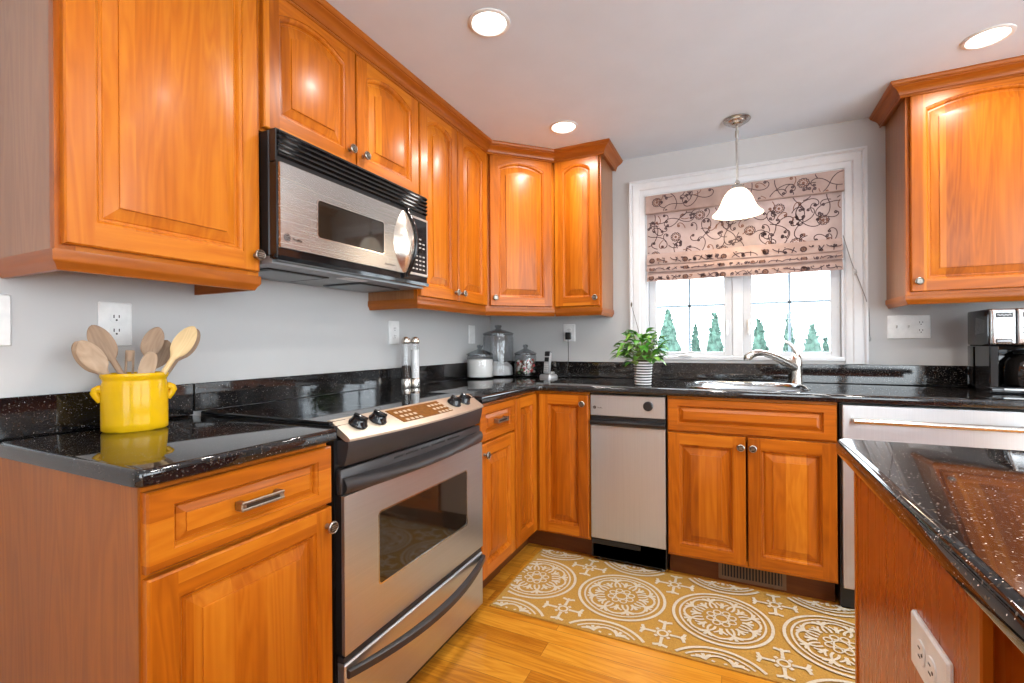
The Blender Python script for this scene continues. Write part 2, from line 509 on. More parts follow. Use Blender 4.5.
def floor_mat():
    m, nt, b = mat_new('oak_strip_floor'); L = nt.links.new
    tc = nd(nt, 'ShaderNodeTexCoord')
    br = nd(nt, 'ShaderNodeTexBrick'); L(tc.outputs['Object'], br.inputs['Vector'])
    br.inputs['Scale'].default_value = 1.0; br.inputs['Brick Width'].default_value = 0.95; br.inputs['Row Height'].default_value = 0.083
    br.inputs['Mortar Size'].default_value = 0.0011; br.inputs['Mortar Smooth'].default_value = 0.3; br.inputs['Bias'].default_value = 0.0
    br.offset = 0.37; br.offset_frequency = 2
    br.inputs['Color1'].default_value = (0, 0, 0, 1); br.inputs['Color2'].default_value = (1, 1, 1, 1); br.inputs['Mortar'].default_value = (0.5, 0.5, 0.5, 1)
    mp = nd(nt, 'ShaderNodeMapping'); mp.inputs['Scale'].default_value = (0.09, 1, 1)
    sc = nd(nt, 'ShaderNodeVectorMath', operation='SCALE'); L(br.outputs['Color'], sc.inputs[0]); sc.inputs['Scale'].default_value = 7.0
    ad = nd(nt, 'ShaderNodeVectorMath', operation='ADD'); L(tc.outputs['Object'], ad.inputs[0]); L(sc.outputs[0], ad.inputs[1]); L(ad.outputs[0], mp.inputs['Vector'])
    n1 = nd(nt, 'ShaderNodeTexNoise'); n1.inputs['Scale'].default_value = 14; n1.inputs['Distortion'].default_value = 1.0; L(mp.outputs[0], n1.inputs['Vector'])
    n2 = nd(nt, 'ShaderNodeTexNoise'); n2.inputs['Scale'].default_value = 120; L(mp.outputs[0], n2.inputs['Vector'])
    ml = nd(nt, 'ShaderNodeMath', operation='MULTIPLY'); L(n1.outputs['Fac'], ml.inputs[0]); ml.inputs[1].default_value = 8
    pp = nd(nt, 'ShaderNodeMath', operation='PINGPONG'); L(ml.outputs[0], pp.inputs[0]); pp.inputs[1].default_value = 0.5
    def mth(op, a, bb):
        q = nd(nt, 'ShaderNodeMath', operation=op)
        for i, v in enumerate((a, bb)):
            if isinstance(v, (int, float)): q.inputs[i].default_value = v
            else: L(v, q.inputs[i])
        return q.outputs[0]
    sp = nd(nt, 'ShaderNodeSeparateColor'); L(br.outputs['Color'], sp.inputs[0])
    t = mth('ADD', mth('MULTIPLY', pp.outputs[0], 0.55), mth('ADD', mth('MULTIPLY', n2.outputs['Fac'], 0.25), mth('MULTIPLY', sp.outputs[0], 0.42)))
    r = ramp(nt, [(0.2, (0.38, 0.125, 0.008)), (0.5, (0.58, 0.23, 0.018)), (0.85, (0.72, 0.34, 0.038))]); L(t, r.inputs['Fac'])
    mx = nd(nt, 'ShaderNodeMix', data_type='RGBA'); L(mth('MULTIPLY', br.outputs['Fac'], 0.7), mx.inputs['Factor']); L(r.outputs['Color'], mx.inputs[6]); mx.inputs[7].default_value = (0.14, 0.05, 0.012, 1)
    L(mx.outputs[2], b.inputs['Base Color'])
    bp = nd(nt, 'ShaderNodeBump'); bp.inputs['Strength'].default_value = 0.25; bp.inputs['Distance'].default_value = 0.001; bp.invert = True
    L(br.outputs['Fac'], bp.inputs['Height']); L(bp.outputs['Normal'], b.inputs['Normal'])
    setp(b, rough=0.30, coat=0.08, coatr=0.15, spec=0.35)
    return m


FLOORM = floor_mat()
RUGG = simple('gold_rug_pile', (0.43, 0.235, 0.040), 0.95, noise_amt=0.14, scale=160, bump=0.4)
RUGC = simple('cream_rug_pile', (0.60, 0.53, 0.40), 0.95, noise_amt=0.10, scale=160, bump=0.4)

# ---------------------------------------------------------------- room shell
RX, RY = 4.4, -5.6          # right wall, rear wall
WX0, WX1, WZ0, WZ1 = 1.10, 2.13, 1.030, 2.05     # window opening


def struct(mb, name, m, **k):
    return tag(mb.build(name, m, smooth=0, **k), kind='structure')


struct(MB().box(-0.2, RX + 0.2, RY - 0.2, 0.2, -0.12, 0), 'floor', FLOORM)
struct(MB().box(-0.2, RX + 0.2, RY - 0.2, 0.2, CEIL, CEIL + 0.15), 'ceiling', CEILM)
struct(MB().box(-0.15, 0, RY, 0.15, 0, CEIL), 'wall_left', WALLM)
wb = MB()
wb.box(0, WX0, 0, 0.15, 0, CEIL).box(WX1, RX, 0, 0.15, 0, CEIL).box(WX0, WX1, 0, 0.15, 0, WZ0).box(WX0, WX1, 0, 0.15, WZ1, CEIL)
struct(wb, 'wall_back', WALLM)
wr = MB()   # unseen wall; wide openings shaped to let daylight into the room
wr.box(RX, RX + 0.15, -1.2, 0.15, 0, CEIL).box(RX, RX + 0.15, RY, -4.9, 0, CEIL).box(RX, RX + 0.15, -4.9, -1.2, 0, 0.35).box(RX, RX + 0.15, -4.9, -1.2, 2.15, CEIL)
wr.box(RX, RX + 0.15, -3.15, -2.95, 0.35, 2.15)
struct(wr, 'wall_right', CREAM)
wq = MB()  # unseen wall; openings kept narrow so less daylight strikes the cabinet sides
wq.box(0, 2.2, RY - 0.15, RY, 0, CEIL).box(4.0, RX, RY - 0.15, RY, 0, CEIL).box(2.2, 4.0, RY - 0.15, RY, 2.1, CEIL).box(2.2, 4.0, RY - 0.15, RY, 0, 0.6)
wq.box(3.05, 3.15, RY - 0.15, RY, 0.6, 2.1)
struct(wq, 'wall_rear', CREAM)

# window: casing, frame, two sashes with a wide mullion
win = thing('window_1', None, None); tag(win, kind='structure')
w = MB()
cw = 0.095
prof = [(0.0, 0.0), (0.0, -0.012), (0.012, -0.016), (0.03, -0.016), (0.036, -0.022), (0.07, -0.022), (0.078, -0.016), (0.086, -0.026), (cw, -0.026), (cw, 0.0)]
o0, o1, oz0, oz1 = 1.100, 2.125, 1.018, 2.048
loops = []
for d, y in prof:
    loops.append([(o0 - d, y, oz0), (o0 - d, y, oz1 + d), (o1 + d, y, oz1 + d), (o1 + d, y, oz0)])
n = len(loops)
w.loft([[loops[k][i] for k in range(n)] for i in range(4)], True, True, True)
w.build('window_casing', WHITET, win, smooth=30)
f = MB()
f.box(1.100, 2.125, -0.008, 0.012, 1.030, 1.052, 0.003)
f.box(1.100, 1.112, 0.0, 0.13, 1.04, 2.048).box(2.113, 2.125, 0.0, 0.13, 1.04, 2.048).box(1.112, 2.113, 0.0, 0.13, 2.03, 2.048)
f.box(1.586, 1.642, 0.03, 0.12, 1.04, 2.03, 0.003).box(1.112, 2.113, 0.012, 0.13, 1.030, 1.050)
f.build('window_frame', WHITET, win, smooth=0)
for (a, b_, ga, gb) in ((1.113, 1.586, 1.158, 1.541), (1.642, 2.112, 1.688, 2.066)):
    sh = MB()
    sh.box(a, ga, 0.035, 0.075, 1.052, 2.028, 0.003).box(gb, b_, 0.035, 0.075, 1.052, 2.028, 0.003)
    sh.box(ga, gb, 0.035, 0.075, 1.052, 1.079, 0.002).box(ga, gb, 0.035, 0.075, 1.985, 2.028, 0.002)
    s_ = sh.build('sash', SASHM, win, smooth=0)
    g = MB().box(ga - 0.003, gb + 0.003, 0.053, 0.057, 1.076, 1.988).build('pane', GLASSW, s_, smooth=0)
    mx_ = (ga + gb) / 2
    mt = MB()
    mt.box(mx_ - 0.007, mx_ + 0.007, 0.058, 0.066, 1.079, 1.985).box(ga, gb, 0.058, 0.066, 1.352, 1.366).box(ga, gb, 0.058, 0.066, 1.66, 1.674)
    mt.build('grille', MUNT, s_, smooth=0)
    lk = MB()
    lx = gb + 0.018 if a < 1.3 else ga - 0.018
    for zz in (1.235,):
        lk.box(lx - 0.008, lx + 0.008, 0.024, 0.036, zz - 0.055, zz + 0.03, 0.003).tube([(lx, 0.022, zz + 0.01), (lx, 0.012, zz - 0.02), (lx, 0.014, zz - 0.06)], 0.004, 8)
    lk.build('sash_lock', WHITEP, s_)
    sc_ = MB()
    for zz, xx in ((1.22 + 0.10, a + 0.02), (1.22 + 0.10, gb + 0.03)):
        sc_.tube([(xx, 0.036, zz), (xx, 0.0325, zz)], 0.004, 8)
    sc_.build('screw_cover', PEPSILV, s_)
cr = MB()
cr.lathe([(0.028, 0), (0.028, 0.006), (0.018, 0.014), (0.001, 0.016)], (1.33, -0.002, 1.052), 16, sx=1.6, sy=0.6)
cr.tube([(1.33, -0.004, 1.066), (1.30, -0.012, 1.074), (1.27, -0.016, 1.072), (1.375, -0.01, 1.078)], 0.005, 8)
cr.build('crank_handle', WHITEP, win)

# ---------------------------------------------------------------- cabinets
def arch_pts(x0, x1, zs, rise, n):
    """n+1 points from right shoulder to left shoulder"""
    out = []
    for i in range(n + 1):
        t = i / n
        x = x1 + (x0 - x1) * t
        u = 2 * t - 1
        out.append((x, zs + rise * (1 - u * u)))
    return out


def door_mesh(w, h, rise=0.0, s=0.052, N=14, sh=0.066, rail=None, flat=False):
    mb = MB(); T = 0.020
    rail = rail or s
    # edge + back
    def rect(i, y): return [(i, y, i), (w - i, y, i), (w - i, y, h - i), (i, y, h - i)]
    mb.loft([rect(0, 0), rect(0, -(T - 0.004)), rect(0.0035, -T)], True, True, False)
    x0, x1, z0 = s, w - s, rail
    zs = h - (sh if rise else rail)
    e = 0.0035
    top = arch_pts(x0, x1, zs, rise, N)
    mb.face([(e, -T, e), (x0, -T, e), (x0, -T, h - e), (e, -T, h - e)], 0)
    mb.face([(x1, -T, e), (w - e, -T, e), (w - e, -T, h - e), (x1, -T, h - e)], 0)
    mb.face([(x0, -T, e), (x1, -T, e), (x1, -T, z0), (x0, -T, z0)], 1)
    for i in range(N):
        a, b = top[i], top[i + 1]
        mb.face([(a[0], -T, a[1]), (a[0], -T, h - e), (b[0], -T, h - e), (b[0], -T, b[1])], 1)
    def loop(t, d):
        L = [(x0 + t, -d, z0 + t), (x1 - t, -d, z0 + t)]
        r2 = rise * (1 - 2 * t / max(x1 - x0, 0.05) * 0.6)
        for x, z in arch_pts(x0 + t, x1 - t, zs - t, r2, N):
            L.append((x, -d, z))
        return L
    k = min(1.0, (min(x1 - x0, zs - z0)) / 0.17)
    prof = [(0, T), (0.0006 * k, T - 0.003), (0.0042 * k, T - 0.0036), (0.0078 * k, T - 0.006), (0.011 * k, T - 0.0105), (0.0122 * k, T - 0.0145), (0.0185 * k, T - 0.0145), (0.0205 * k, T - 0.0125), (0.047 * k, T - 0.0055), (0.0474 * k, T - 0.0015), (0.050 * k, T - 0.0008)]
    mb.loft([loop(t, d) for t, d in prof], True, False, True, 0)
    return mb


def knob(parent, x, z, y=-0.020):
    mb = MB()
    rot = Matrix.Rotation(PI / 2, 3, 'X')
    mb.lathe([(0.0075, 0), (0.0065, 0.004), (0.0052, 0.012), (0.008, 0.016), (0.0155, 0.019), (0.0165, 0.022), (0.0160, 0.0245), (0.0135, 0.0265), (0.0125, 0.0255), (0.001, 0.0255)], (x, y, z), 18, rot=rot, mis=[0, 0, 0, 0, 0, 0, 0, 0, 1])
    for k in range(-1, 2):
        mb.box(x - 0.009, x + 0.009, y - 0.0275, y - 0.0255, z + k * 0.0055 - 0.0014, z + k * 0.0055 + 0.0014)
    return mb.build('knob', [PEWTER, DPEWTER], parent)


def bar_pull(parent, x, z, y=-0.020, L=0.104):
    mb = MB(); h = L / 2
    mb.box(x - h, x - h + 0.012, y - 0.024, y, z - 0.010, z + 0.010, 0.002).box(x + h - 0.012, x + h, y - 0.024, y, z - 0.010, z + 0.010, 0.002)
    mb.box(x - h, x + h, y - 0.026, y - 0.020, z + 0.004, z + 0.010, 0.0015).box(x - h, x + h, y - 0.026, y - 0.020, z - 0.010, z - 0.004, 0.0015)
    o = mb.build('pull', PEWTER, parent)
    MB().box(x - h + 0.01, x + h - 0.01, y - 0.0225, y - 0.0185, z - 0.005, z + 0.005).build('inlay', DPEWTER, o)
    return o


def add_door(parent, x0, x1, z0, z1, face, rise=0.0, kn=None, name='door', label=None, pull=False, s=0.052, rail=None, rz=0.0, sh=0.066):
    wv = [WV, WH] if name == 'door' else [WH, WH]
    o = door_mesh(x1 - x0, z1 - z0, rise, s=s, rail=rail, sh=sh).build(name, wv, parent, loc=(x0, -face, z0), rot=(0, 0, rz), smooth=20)
    if label: o['label'] = label
    if kn: knob(o, kn[0] - x0, kn[1] - z0)
    if pull: bar_pull(o, (x1 - x0) / 2, (z1 - z0) / 2)
    return o


ZU0, ZU1 = 1.345, 2.262     # wall cabinet box
DF = 0.292                  # wall cabinet face depth
RAIL = [(-0.018, 1.3445), (0.004, 1.3445), (0.005, 1.341), (0.005, 1.322), (0.003, 1.318), (-0.002, 1.312), (-0.007, 1.301), (-0.018, 1.301)]
CROWN = [(0.0006, 2.2375), (0.0212, 2.2375), (0.0212, 2.230), (0.025, 2.233), (0.025, 2.239), (0.023, 2.2415), (0.027, 2.2435), (0.029, 2.250), (0.032, 2.256), (0.038, 2.263), (0.046, 2.269), (0.055, 2.273), (0.0555, 2.2765), (0.060, 2.2775), (0.0635, 2.282), (0.066, 2.288), (0.066, CEIL - 0.001), (0.0006, CEIL - 0.001)]


def wall_cab(name, label, loc, rz, W, D, z0=ZU0, rail=None, side_mat=WSIDEU, group='cherry wall cabinets'):
    t = thing(name, label, 'cabinet', loc, rz, group)
    b = MB()
    b.box(0, W, -D + 0.02, -0.003, z0, ZU1)
    b.build('carcass', side_mat, t, smooth=0)
    ff = MB()
    ff.box(0, 0.035, -D, -D + 0.02, z0, ZU1).box(W - 0.035, W, -D, -D + 0.02, z0, ZU1)
    ff.box(0.035, W - 0.035, -D, -D + 0.02, z0, z0 + 0.03, mi=1).box(0.035, W - 0.035, -D, -D + 0.02, ZU1 - 0.04, ZU1, mi=1)
    ff.build('face_frame', [WV, WH], t, smooth=0)
    if rail:
        r = MB(); sweep(r, rail, RAIL); r.build('light_rail', TRIMS, t, smooth=30)
    return t


# facing +x on the left wall: local x runs towards the window, local -y into the room
LW = PI / 2
c1 = wall_cab('wall_cabinet', 'large single-door cherry wall cabinet left of the microwave', (0.0, -2.505, 0), LW, 0.470, DF, rail=[(0, -0.004), (0, -DF), (0.470, -DF), (0.470, -0.004)])
add_door(c1, 0.010, 0.462, 1.356, 2.236, DF, 0.036, (0.446, 1.402))
c2 = wall_cab('wall_cabinet', 'short two-door cherry wall cabinet directly above the microwave', (0.0, -2.032, 0), LW, 0.780, DF, z0=1.790)
add_door(c2, 0.006, 0.386, 1.800, 2.236, DF, 0.036, (0.352, 1.858))
add_door(c2, 0.394, 0.774, 1.800, 2.236, DF, 0.036, (0.424, 1.858))
c3 = wall_cab('wall_cabinet', 'tall two-door cherry wall cabinet between microwave and corner cabinet', (0.0, -1.250, 0), LW, 0.644, DF, rail=[(0, -0.004), (0, -DF), (0.644, -DF)])
add_door(c3, 0.006, 0.318, 1.356, 2.236, DF, 0.034, (0.290, 1.398))
add_door(c3, 0.326, 0.638, 1.356, 2.236, DF, 0.034, (0.354, 1.398))

# diagonal corner cabinet
t = thing('corner_wall_cabinet', 'diagonal cherry wall cabinet across the room corner above the glass jars', 'cabinet', (0, 0, 0), 0, 'cherry wall cabinets')
CP = [(0.003, -0.003), (0.003, -0.6045), (DF, -0.6045), (0.6045, -DF), (0.6045, -0.003)]
m_ = MB(); slab(m_, CP, [(0, ZU0), (0, ZU1)]); m_.build('carcass', WV, t, smooth=0)
r = MB(); sweep(r, [(DF, -0.6045), (0.6045, -DF)], RAIL); r.build('light_rail', TRIMS, t, smooth=30)
dl = math.hypot(0.6045 - DF, 0.6045 - DF)
dd = door_mesh(dl - 0.050, 0.880, 0.034).build('door', [WV, WH], t, loc=(DF + 0.025 * 0.7071, -0.6045 + 0.025 * 0.7071, 1.356), rot=(0, 0, PI / 4), smooth=20)
knob(dd, 0.026, 0.046)

c5 = wall_cab('wall_cabinet', 'narrow one-door cherry wall cabinet beside the window at its left', (0.6065, 0, 0), 0, 0.290, DF, rail=[(0.0, -DF), (0.290, -DF), (0.290, -0.004)])
add_door(c5, 0.006, 0.280, 1.356, 2.236, DF, 0.034, (0.258, 1.402))
c6 = wall_cab('wall_cabinet', 'cherry wall cabinet right of the window above the coffee maker', (2.300, 0, 0), 0, 0.560, 0.305, rail=[(0.0, -0.004), (0.0, -0.305), (0.560, -0.305), (0.560, -0.004)])
add_door(c6, 0.014, 0.546, 1.356, 2.236, 0.305, 0.040, (0.036, 1.400))
m_ = MB(); sweep(m_, [(0.0, -0.003), (0.0, -0.305), (0.560, -0.305), (0.560, -0.003)], CROWN); m_.build('crown_molding', TRIMS, c6, smooth=30)
m_ = MB()
sweep(m_, [(0.003, -2.505), (DF, -2.505), (DF, -0.6045), (0.6045, -DF), (0.8965, -DF), (0.8965, -0.003)], CROWN)
tag(m_.build('crown_molding', TRIMS, smooth=30), 'stepped cherry crown molding along the cabinet tops from stove wall to window', 'molding')

# base cabinets -----------------------------------------------------------
ZB0, ZB1 = 0.112, 0.880
BF = 0.605


def base_cab(name, label, loc, rz, W, D=BF, kick=True, hollow=False):
    t = thing(name, label, 'cabinet', loc, rz, 'cherry base cabinets')
    b = MB()
    if hollow:
        b.box(0, 0.016, -D + 0.02, -0.02, ZB0, ZB1).box(W - 0.016, W, -D + 0.02, -0.02, ZB0, ZB1).box(0.016, W - 0.016, -D + 0.02, -0.02, ZB0, ZB0 + 0.016).box(0.016, W - 0.016, -0.03, -0.02, ZB0 + 0.016, ZB1)
    else:
        b.box(0, W, -D + 0.02, -0.02, ZB0, ZB1)
    b.build('carcass', WSIDE, t, smooth=0)
    ff = MB()
    ff.box(0, 0.03, -D, -D + 0.02, ZB0, ZB1).box(W - 0.03, W, -D, -D + 0.02, ZB0, ZB1)
    ff.box(0.03, W - 0.03, -D, -D + 0.02, ZB0, ZB0 + 0.03, mi=1).box(0.03, W - 0.03, -D, -D + 0.02, ZB1 - 0.03, ZB1, mi=1).box(0.03, W - 0.03, -D, -D + 0.02, 0.69, 0.725, mi=1)
    ff.build('face_frame', [WV, WH], t, smooth=0)
    if kick:
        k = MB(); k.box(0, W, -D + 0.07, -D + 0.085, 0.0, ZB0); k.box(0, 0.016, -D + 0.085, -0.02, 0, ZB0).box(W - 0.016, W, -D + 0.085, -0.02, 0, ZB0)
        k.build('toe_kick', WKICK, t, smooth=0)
    return t


b1 = base_cab('base_cabinet', 'cherry base cabinet left of the stove with one drawer over one door', (0.0, -2.502, 0), LW, 0.432)
MB().box(-0.004, 0.0, -0.604, -0.002, 0.0, ZB1).build('end_panel', WSIDE, b1, smooth=0)
add_door(b1, 0.001, 0.434, 0.716, 0.866, BF, name='drawer', pull=True, s=0.045, rail=0.032)
add_door(b1, 0.001, 0.434, 0.125, 0.706, BF, kn=(0.415, 0.660))
b2 = base_cab('base_cabinet', 'narrow cherry base cabinet right of the stove with drawer over door', (0.0, -1.270, 0), LW, 0.355)
add_door(b2, 0.008, 0.350, 0.716, 0.866, BF, name='drawer', pull=True, s=0.045, rail=0.032)
add_door(b2, 0.008, 0.350, 0.125, 0.706, BF, kn=(0.036, 0.660))

t = thing('corner_base_cabinet', 'cherry corner base cabinet with two doors meeting at the inside corner', 'cabinet', (0, 0, 0), 0, 'cherry base cabinets')
m_ = MB()
BK = 0.6185
LP = [(0.02, -0.02), (0.02, -0.913), (BF, -0.913), (BF, -BK), (0.914, -BK), (0.914, -0.02)]
slab(m_, LP, [(0, ZB0), (0, ZB1)]); m_.build('carcass', WV, t, smooth=0)
m_ = MB(); KP = [(0.02, -0.02), (0.02, -0.913), (0.530, -0.913), (0.530, -0.545), (0.914, -0.545), (0.914, -0.02)]
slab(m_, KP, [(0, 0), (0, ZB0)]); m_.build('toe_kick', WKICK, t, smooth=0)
d1 = door_mesh(0.262, 0.741).build('door', [WV, WH], t, loc=(BF, -0.906, 0.125), rot=(0, 0, LW), smooth=20)
d2 = door_mesh(0.276, 0.741).build('door', [WV, WH], t, loc=(0.634, -BK, 0.125), rot=(0, 0, 0), smooth=20)
knob(d2, 0.248, 0.696)

b3 = base_cab('sink_base_cabinet', 'cherry sink base cabinet with a false drawer front over two doors', (1.2995, -0.0135, 0), 0, 0.684, hollow=True)
add_door(b3, 0.004, 0.680, 0.716, 0.868, BF, name='false_drawer_front', s=0.045, rail=0.032)
add_door(b3, 0.004, 0.338, 0.125, 0.706, BF, kn=(0.318, 0.661))
add_door(b3, 0.346, 0.680, 0.125, 0.706, BF, kn=(0.366, 0.661))
b4 = base_cab('base_cabinet', 'cherry base cabinet right of the dishwasher behind the island', (2.602, -0.0135, 0), 0, 0.60)
add_door(b4, 0.004, 0.596, 0.716, 0.868, BF, name='drawer', pull=True, s=0.045, rail=0.032)
add_door(b4, 0.004, 0.596, 0.125, 0.706, BF, kn=(0.05, 0.661))

# floor register in the toe kick
t = thing('toe_kick_register', 'bronze slotted heating register in the toe kick under the sink cabinet', 'vent', (1.66, -0.5495, 0.012))
m_ = MB()
m_.box(-0.140, 0.140, -0.006, 0, 0.0, 0.014, 0.001).box(-0.140, 0.140, -0.006, 0, 0.078, 0.092, 0.001).box(-0.140, -0.124, -0.006, 0, 0.014, 0.078).box(0.124, 0.140, -0.006, 0, 0.014, 0.078)
m_.build('frame', VENTM, t, smooth=0)
MB().box(-0.124, 0.124, -0.0012, -0.0002, 0.014, 0.078).build('backing', SLOT, t, smooth=0)
m_ = MB()
for k in range(19):
    x = -0.117 + k * 0.013
    m_.box(x - 0.0028, x + 0.0028, -0.005, -0.0013, 0.014, 0.078)
m_.build('louver', VENTM, t, smooth=0)

# ---------------------------------------------------------------- countertops
EDGE = [(0.005, 0.8815), (0.001, 0.884), (0, 0.888), (0, 0.905), (0.0015, 0.910), (0.005, 0.9132), (0.010, 0.914)]


def fillet(P, rad, n=5):
    out = []
    N = len(P)
    for i in range(N):
        r = rad.get(i, 0)
        p = Vector(P[i])
        if not r:
            out.append(p); continue
        a = (Vector(P[i - 1]) - p).normalized(); b = (Vector(P[(i + 1) % N]) - p).normalized()
        c = p + (a + b) * r
        s, e = p + a * r, p + b * r
        a0 = math.atan2((s - c).y, (s - c).x); a1 = math.atan2((e - c).y, (e - c).x)
        d = (a1 - a0 + PI) % (2 * PI) - PI
        for k in range(n + 1):
            q = a0 + d * k / n
            out.append(c + Vector((math.cos(q), math.sin(q))) * r)
    return out


KX, KY = 0.6414, 0.6545
t = thing('countertop', 'short black granite countertop under the yellow crock left of the stove', 'countertop', (0, 0, 0))
P = fillet([(0.002, -2.5244), (KX, -2.5244), (KX, -2.068), (0.002, -2.068)], {1: 0.022})
m_ = MB(); slab(m_, P, EDGE); m_.build('slab', GRAN, t, smooth=40)
MB().box(0.002, 0.022, -2.5244, -2.068, 0.9142, 1.014, 0.002).build('backsplash', GRAN, t, smooth=0)

SX, SY, SRX, SRY = 1.640, -0.345, 0.272, 0.232
SINK = []
for i in range(40):
    a = 2 * PI * i / 40
    ca, sa = math.cos(a), math.sin(a)
    SINK.append((SX + SRX * math.copysign(abs(ca) ** 0.62, ca), SY + SRY * math.copysign(abs(sa) ** 0.62, sa)))
t = thing('countertop', 'L-shaped black granite countertop running from the stove past the sink', 'countertop', (0, 0, 0))
P = fillet([(0.002, -0.002), (0.002, -1.277), (KX, -1.277), (KX, -KY), (3.2, -KY), (3.2, -0.002)], {3: 0.03})
m_ = MB(); slab(m_, P, EDGE, holes=[SINK]); m_.build('slab', GRAN, t, smooth=40)
m_ = MB()
m_.box(0.002, 0.022, -2.066, -0.0225, 0.9245, 1.014, 0.002)
m_.box(0.002, 0.022, -1.277, -0.0225, 0.9142, 0.9245)
m_.box(0.002, 3.2, -0.022, -0.002, 0.9142, 1.014, 0.002)
m_.build('backsplash', GRAN, t, smooth=0)

# sink (bowl under a thin bright rim)
t = thing('sink', 'stainless oval sink set in the granite counter below the window', 'sink', (SX, SY, 0.914))
def sloop(k, z, add=0.0): return [((p[0] - SX) * k + math.copysign(add, p[0] - SX) * 0, (p[1] - SY) * k, z) for p in SINK]
m_ = MB(); m_.loft([sloop(1.025, 0.0006), sloop(1.02, 0.004), sloop(0.985, 0.004), sloop(0.965, 0.0), sloop(0.985 * 0.975, -0.02)], True)
m_.build('rim', simple('polished_sink_rim', (0.45, 0.46, 0.47), 0.15, 1.0), t, smooth=60)
m_ = MB(); m_.loft([sloop(0.972, -0.004), sloop(0.955, -0.03), sloop(0.90, -0.15), sloop(0.80, -0.178), sloop(0.12, -0.185)], True, False, True)
m_.build('bowl', STEEL, t, smooth=60)
MB().lathe([(0.001, -0.182), (0.03, -0.182), (0.034, -0.179), (0.040, -0.1805)], (0, 0, 0), 20).build('drain', CHROME, t)

# faucet
FX, FY = 1.893, -0.095
t = thing('faucet', 'brushed nickel single-lever pull-out faucet behind the sink', 'faucet', (FX, FY, 0.9145))
m_ = MB()
m_.lathe([(0.031, 0), (0.031, 0.004), (0.028, 0.010), (0.0265, 0.03), (0.0255, 0.06), (0.0265, 0.085), (0.028, 0.105), (0.027, 0.13), (0.022, 0.15), (0.010, 0.163), (0.001, 0.166)], (0, 0, 0), 24)
m_.build('body', CHROME, t, smooth=60)
d = Vector((-0.235, -0.185, 0))
m_ = MB(); pts = []; rr = []
for k in range(13):
    u = k / 12
    pts.append(Vector((0, 0, 0.078)) + d * u + Vector((0, 0, 0.165 * u - 0.052 * u * u - 0.012 * u ** 6 * 4)))
    rr.append(0.0245 - 0.0085 * min(1, u * 1.6) + (0.005 * max(0, u - 0.75) / 0.25))
m_.tube(pts, rr, 14)
sp = m_.build('spout', CHROME, t, smooth=60)
m_ = MB(); e_ = pts[-1]
m_.lathe([(0.0165, 0.012), (0.0175, 0.0), (0.0165, -0.014), (0.014, -0.017), (0.001, -0.017)], e_ + Vector((-0.004, -0.003, 0)), 16)
m_.build('spray_head', CHROME, sp, smooth=60)
m_ = MB()
m_.tube([(0.004, 0.002, 0.13), (0.0, 0.0, 0.165), (-0.015, -0.006, 0.192), (-0.04, -0.016, 0.216), (-0.060, -0.024, 0.224)], [0.020, 0.019, 0.0135, 0.010, 0.009], 12, flat=0.75)
m_.build('lever', CHROME, t, smooth=60)

# ---------------------------------------------------------------- range
RY0, RW = -2.048, 0.766
t = thing('range', 'stainless slide-in electric stove with black glass cooktop and oven door', 'stove', (0, RY0, 0), LW)


def bow(u): return 4 * u * (1 - u)


m_ = MB()
m_.box(0.001, RW - 0.001, -0.610, -0.025, 0.06, 0.9135)
m_.box(0.03, RW - 0.03, -0.60, -0.05, 0.0, 0.06)
m_.build('body', BLK, t, smooth=0)
m_ = MB(); slab(m_, [(0.0, -0.594), (RW, -0.594), (RW, -0.026), (0.0, -0.026)], [(0, 0.9145), (0, 0.921), (0.003, 0.924)])
m_.build('cooktop', simple('ceramic_glass', (0.006, 0.007, 0.008), 0.035, noise_amt=0.3, scale=300), t, smooth=0)
# burner rings printed on the glass
RINGM = simple('burner_print', (0.05, 0.05, 0.052), 0.15)
for cx, cy, rad in ((0.20, -0.20, 0.085), (0.20, -0.46, 0.105), (0.57, -0.20, 0.105), (0.57, -0.46, 0.085)):
    m_ = MB(); m_.ribbon([(cx + rad * math.cos(a * PI / 24), cy + rad * math.sin(a * PI / 24), 0.9242) for a in range(49)], 0.0025)
    m_.build('burner_ring', RINGM, t, smooth=0)
# sloping bowed control panel
NB = 16
def prow(y0, bo, z):
    return [(0.012 + (RW - 0.024) * k / NB, -(y0 + bo * bow(k / NB)), z - 0.0) for k in range(NB + 1)]
m_ = MB()
m_.loft([prow(0.574, 0, 0.905), prow(0.574, 0, 0.926), prow(0.584, 0, 0.9275), prow(0.65, 0.030, 0.886), prow(0.656, 0.031, 0.880), prow(0.656, 0.031, 0.874), prow(0.642, 0.03, 0.872)], False)
m_.loft([prow(0.642, 0.03, 0.872), prow(0.574, 0, 0.905)], False)
for k in (0, NB):
    m_.face([prow(a, b, z)[k] for a, b, z in ((0.574, 0, 0.905), (0.574, 0, 0.926), (0.584, 0, 0.9275), (0.65, 0.02, 0.886), (0.656, 0.021, 0.88), (0.656, 0.021, 0.874), (0.642, 0.02, 0.872))])
bmesh.ops.remove_doubles(m_.bm, verts=list(m_.bm.verts), dist=1e-5)
cp = m_.build('control_panel', PANELM, t, smooth=25)
m_ = MB()
m_.loft([prow(0.602, 0, 0.8725), prow(0.65, 0.020, 0.8725), prow(0.651, 0.020, 0.860), prow(0.644, 0.016, 0.830), prow(0.636, 0.010, 0.806), prow(0.602, 0, 0.806)], False)
for k in (0, NB):
    m_.face([prow(a, b, z)[k] for a, b, z in ((0.602, 0, 0.8725), (0.65, 0.020, 0.8725), (0.651, 0.020, 0.860), (0.644, 0.016, 0.830), (0.636, 0.010, 0.806), (0.602, 0, 0.806))])
m_.build('fascia', CHAR, t, smooth=40)
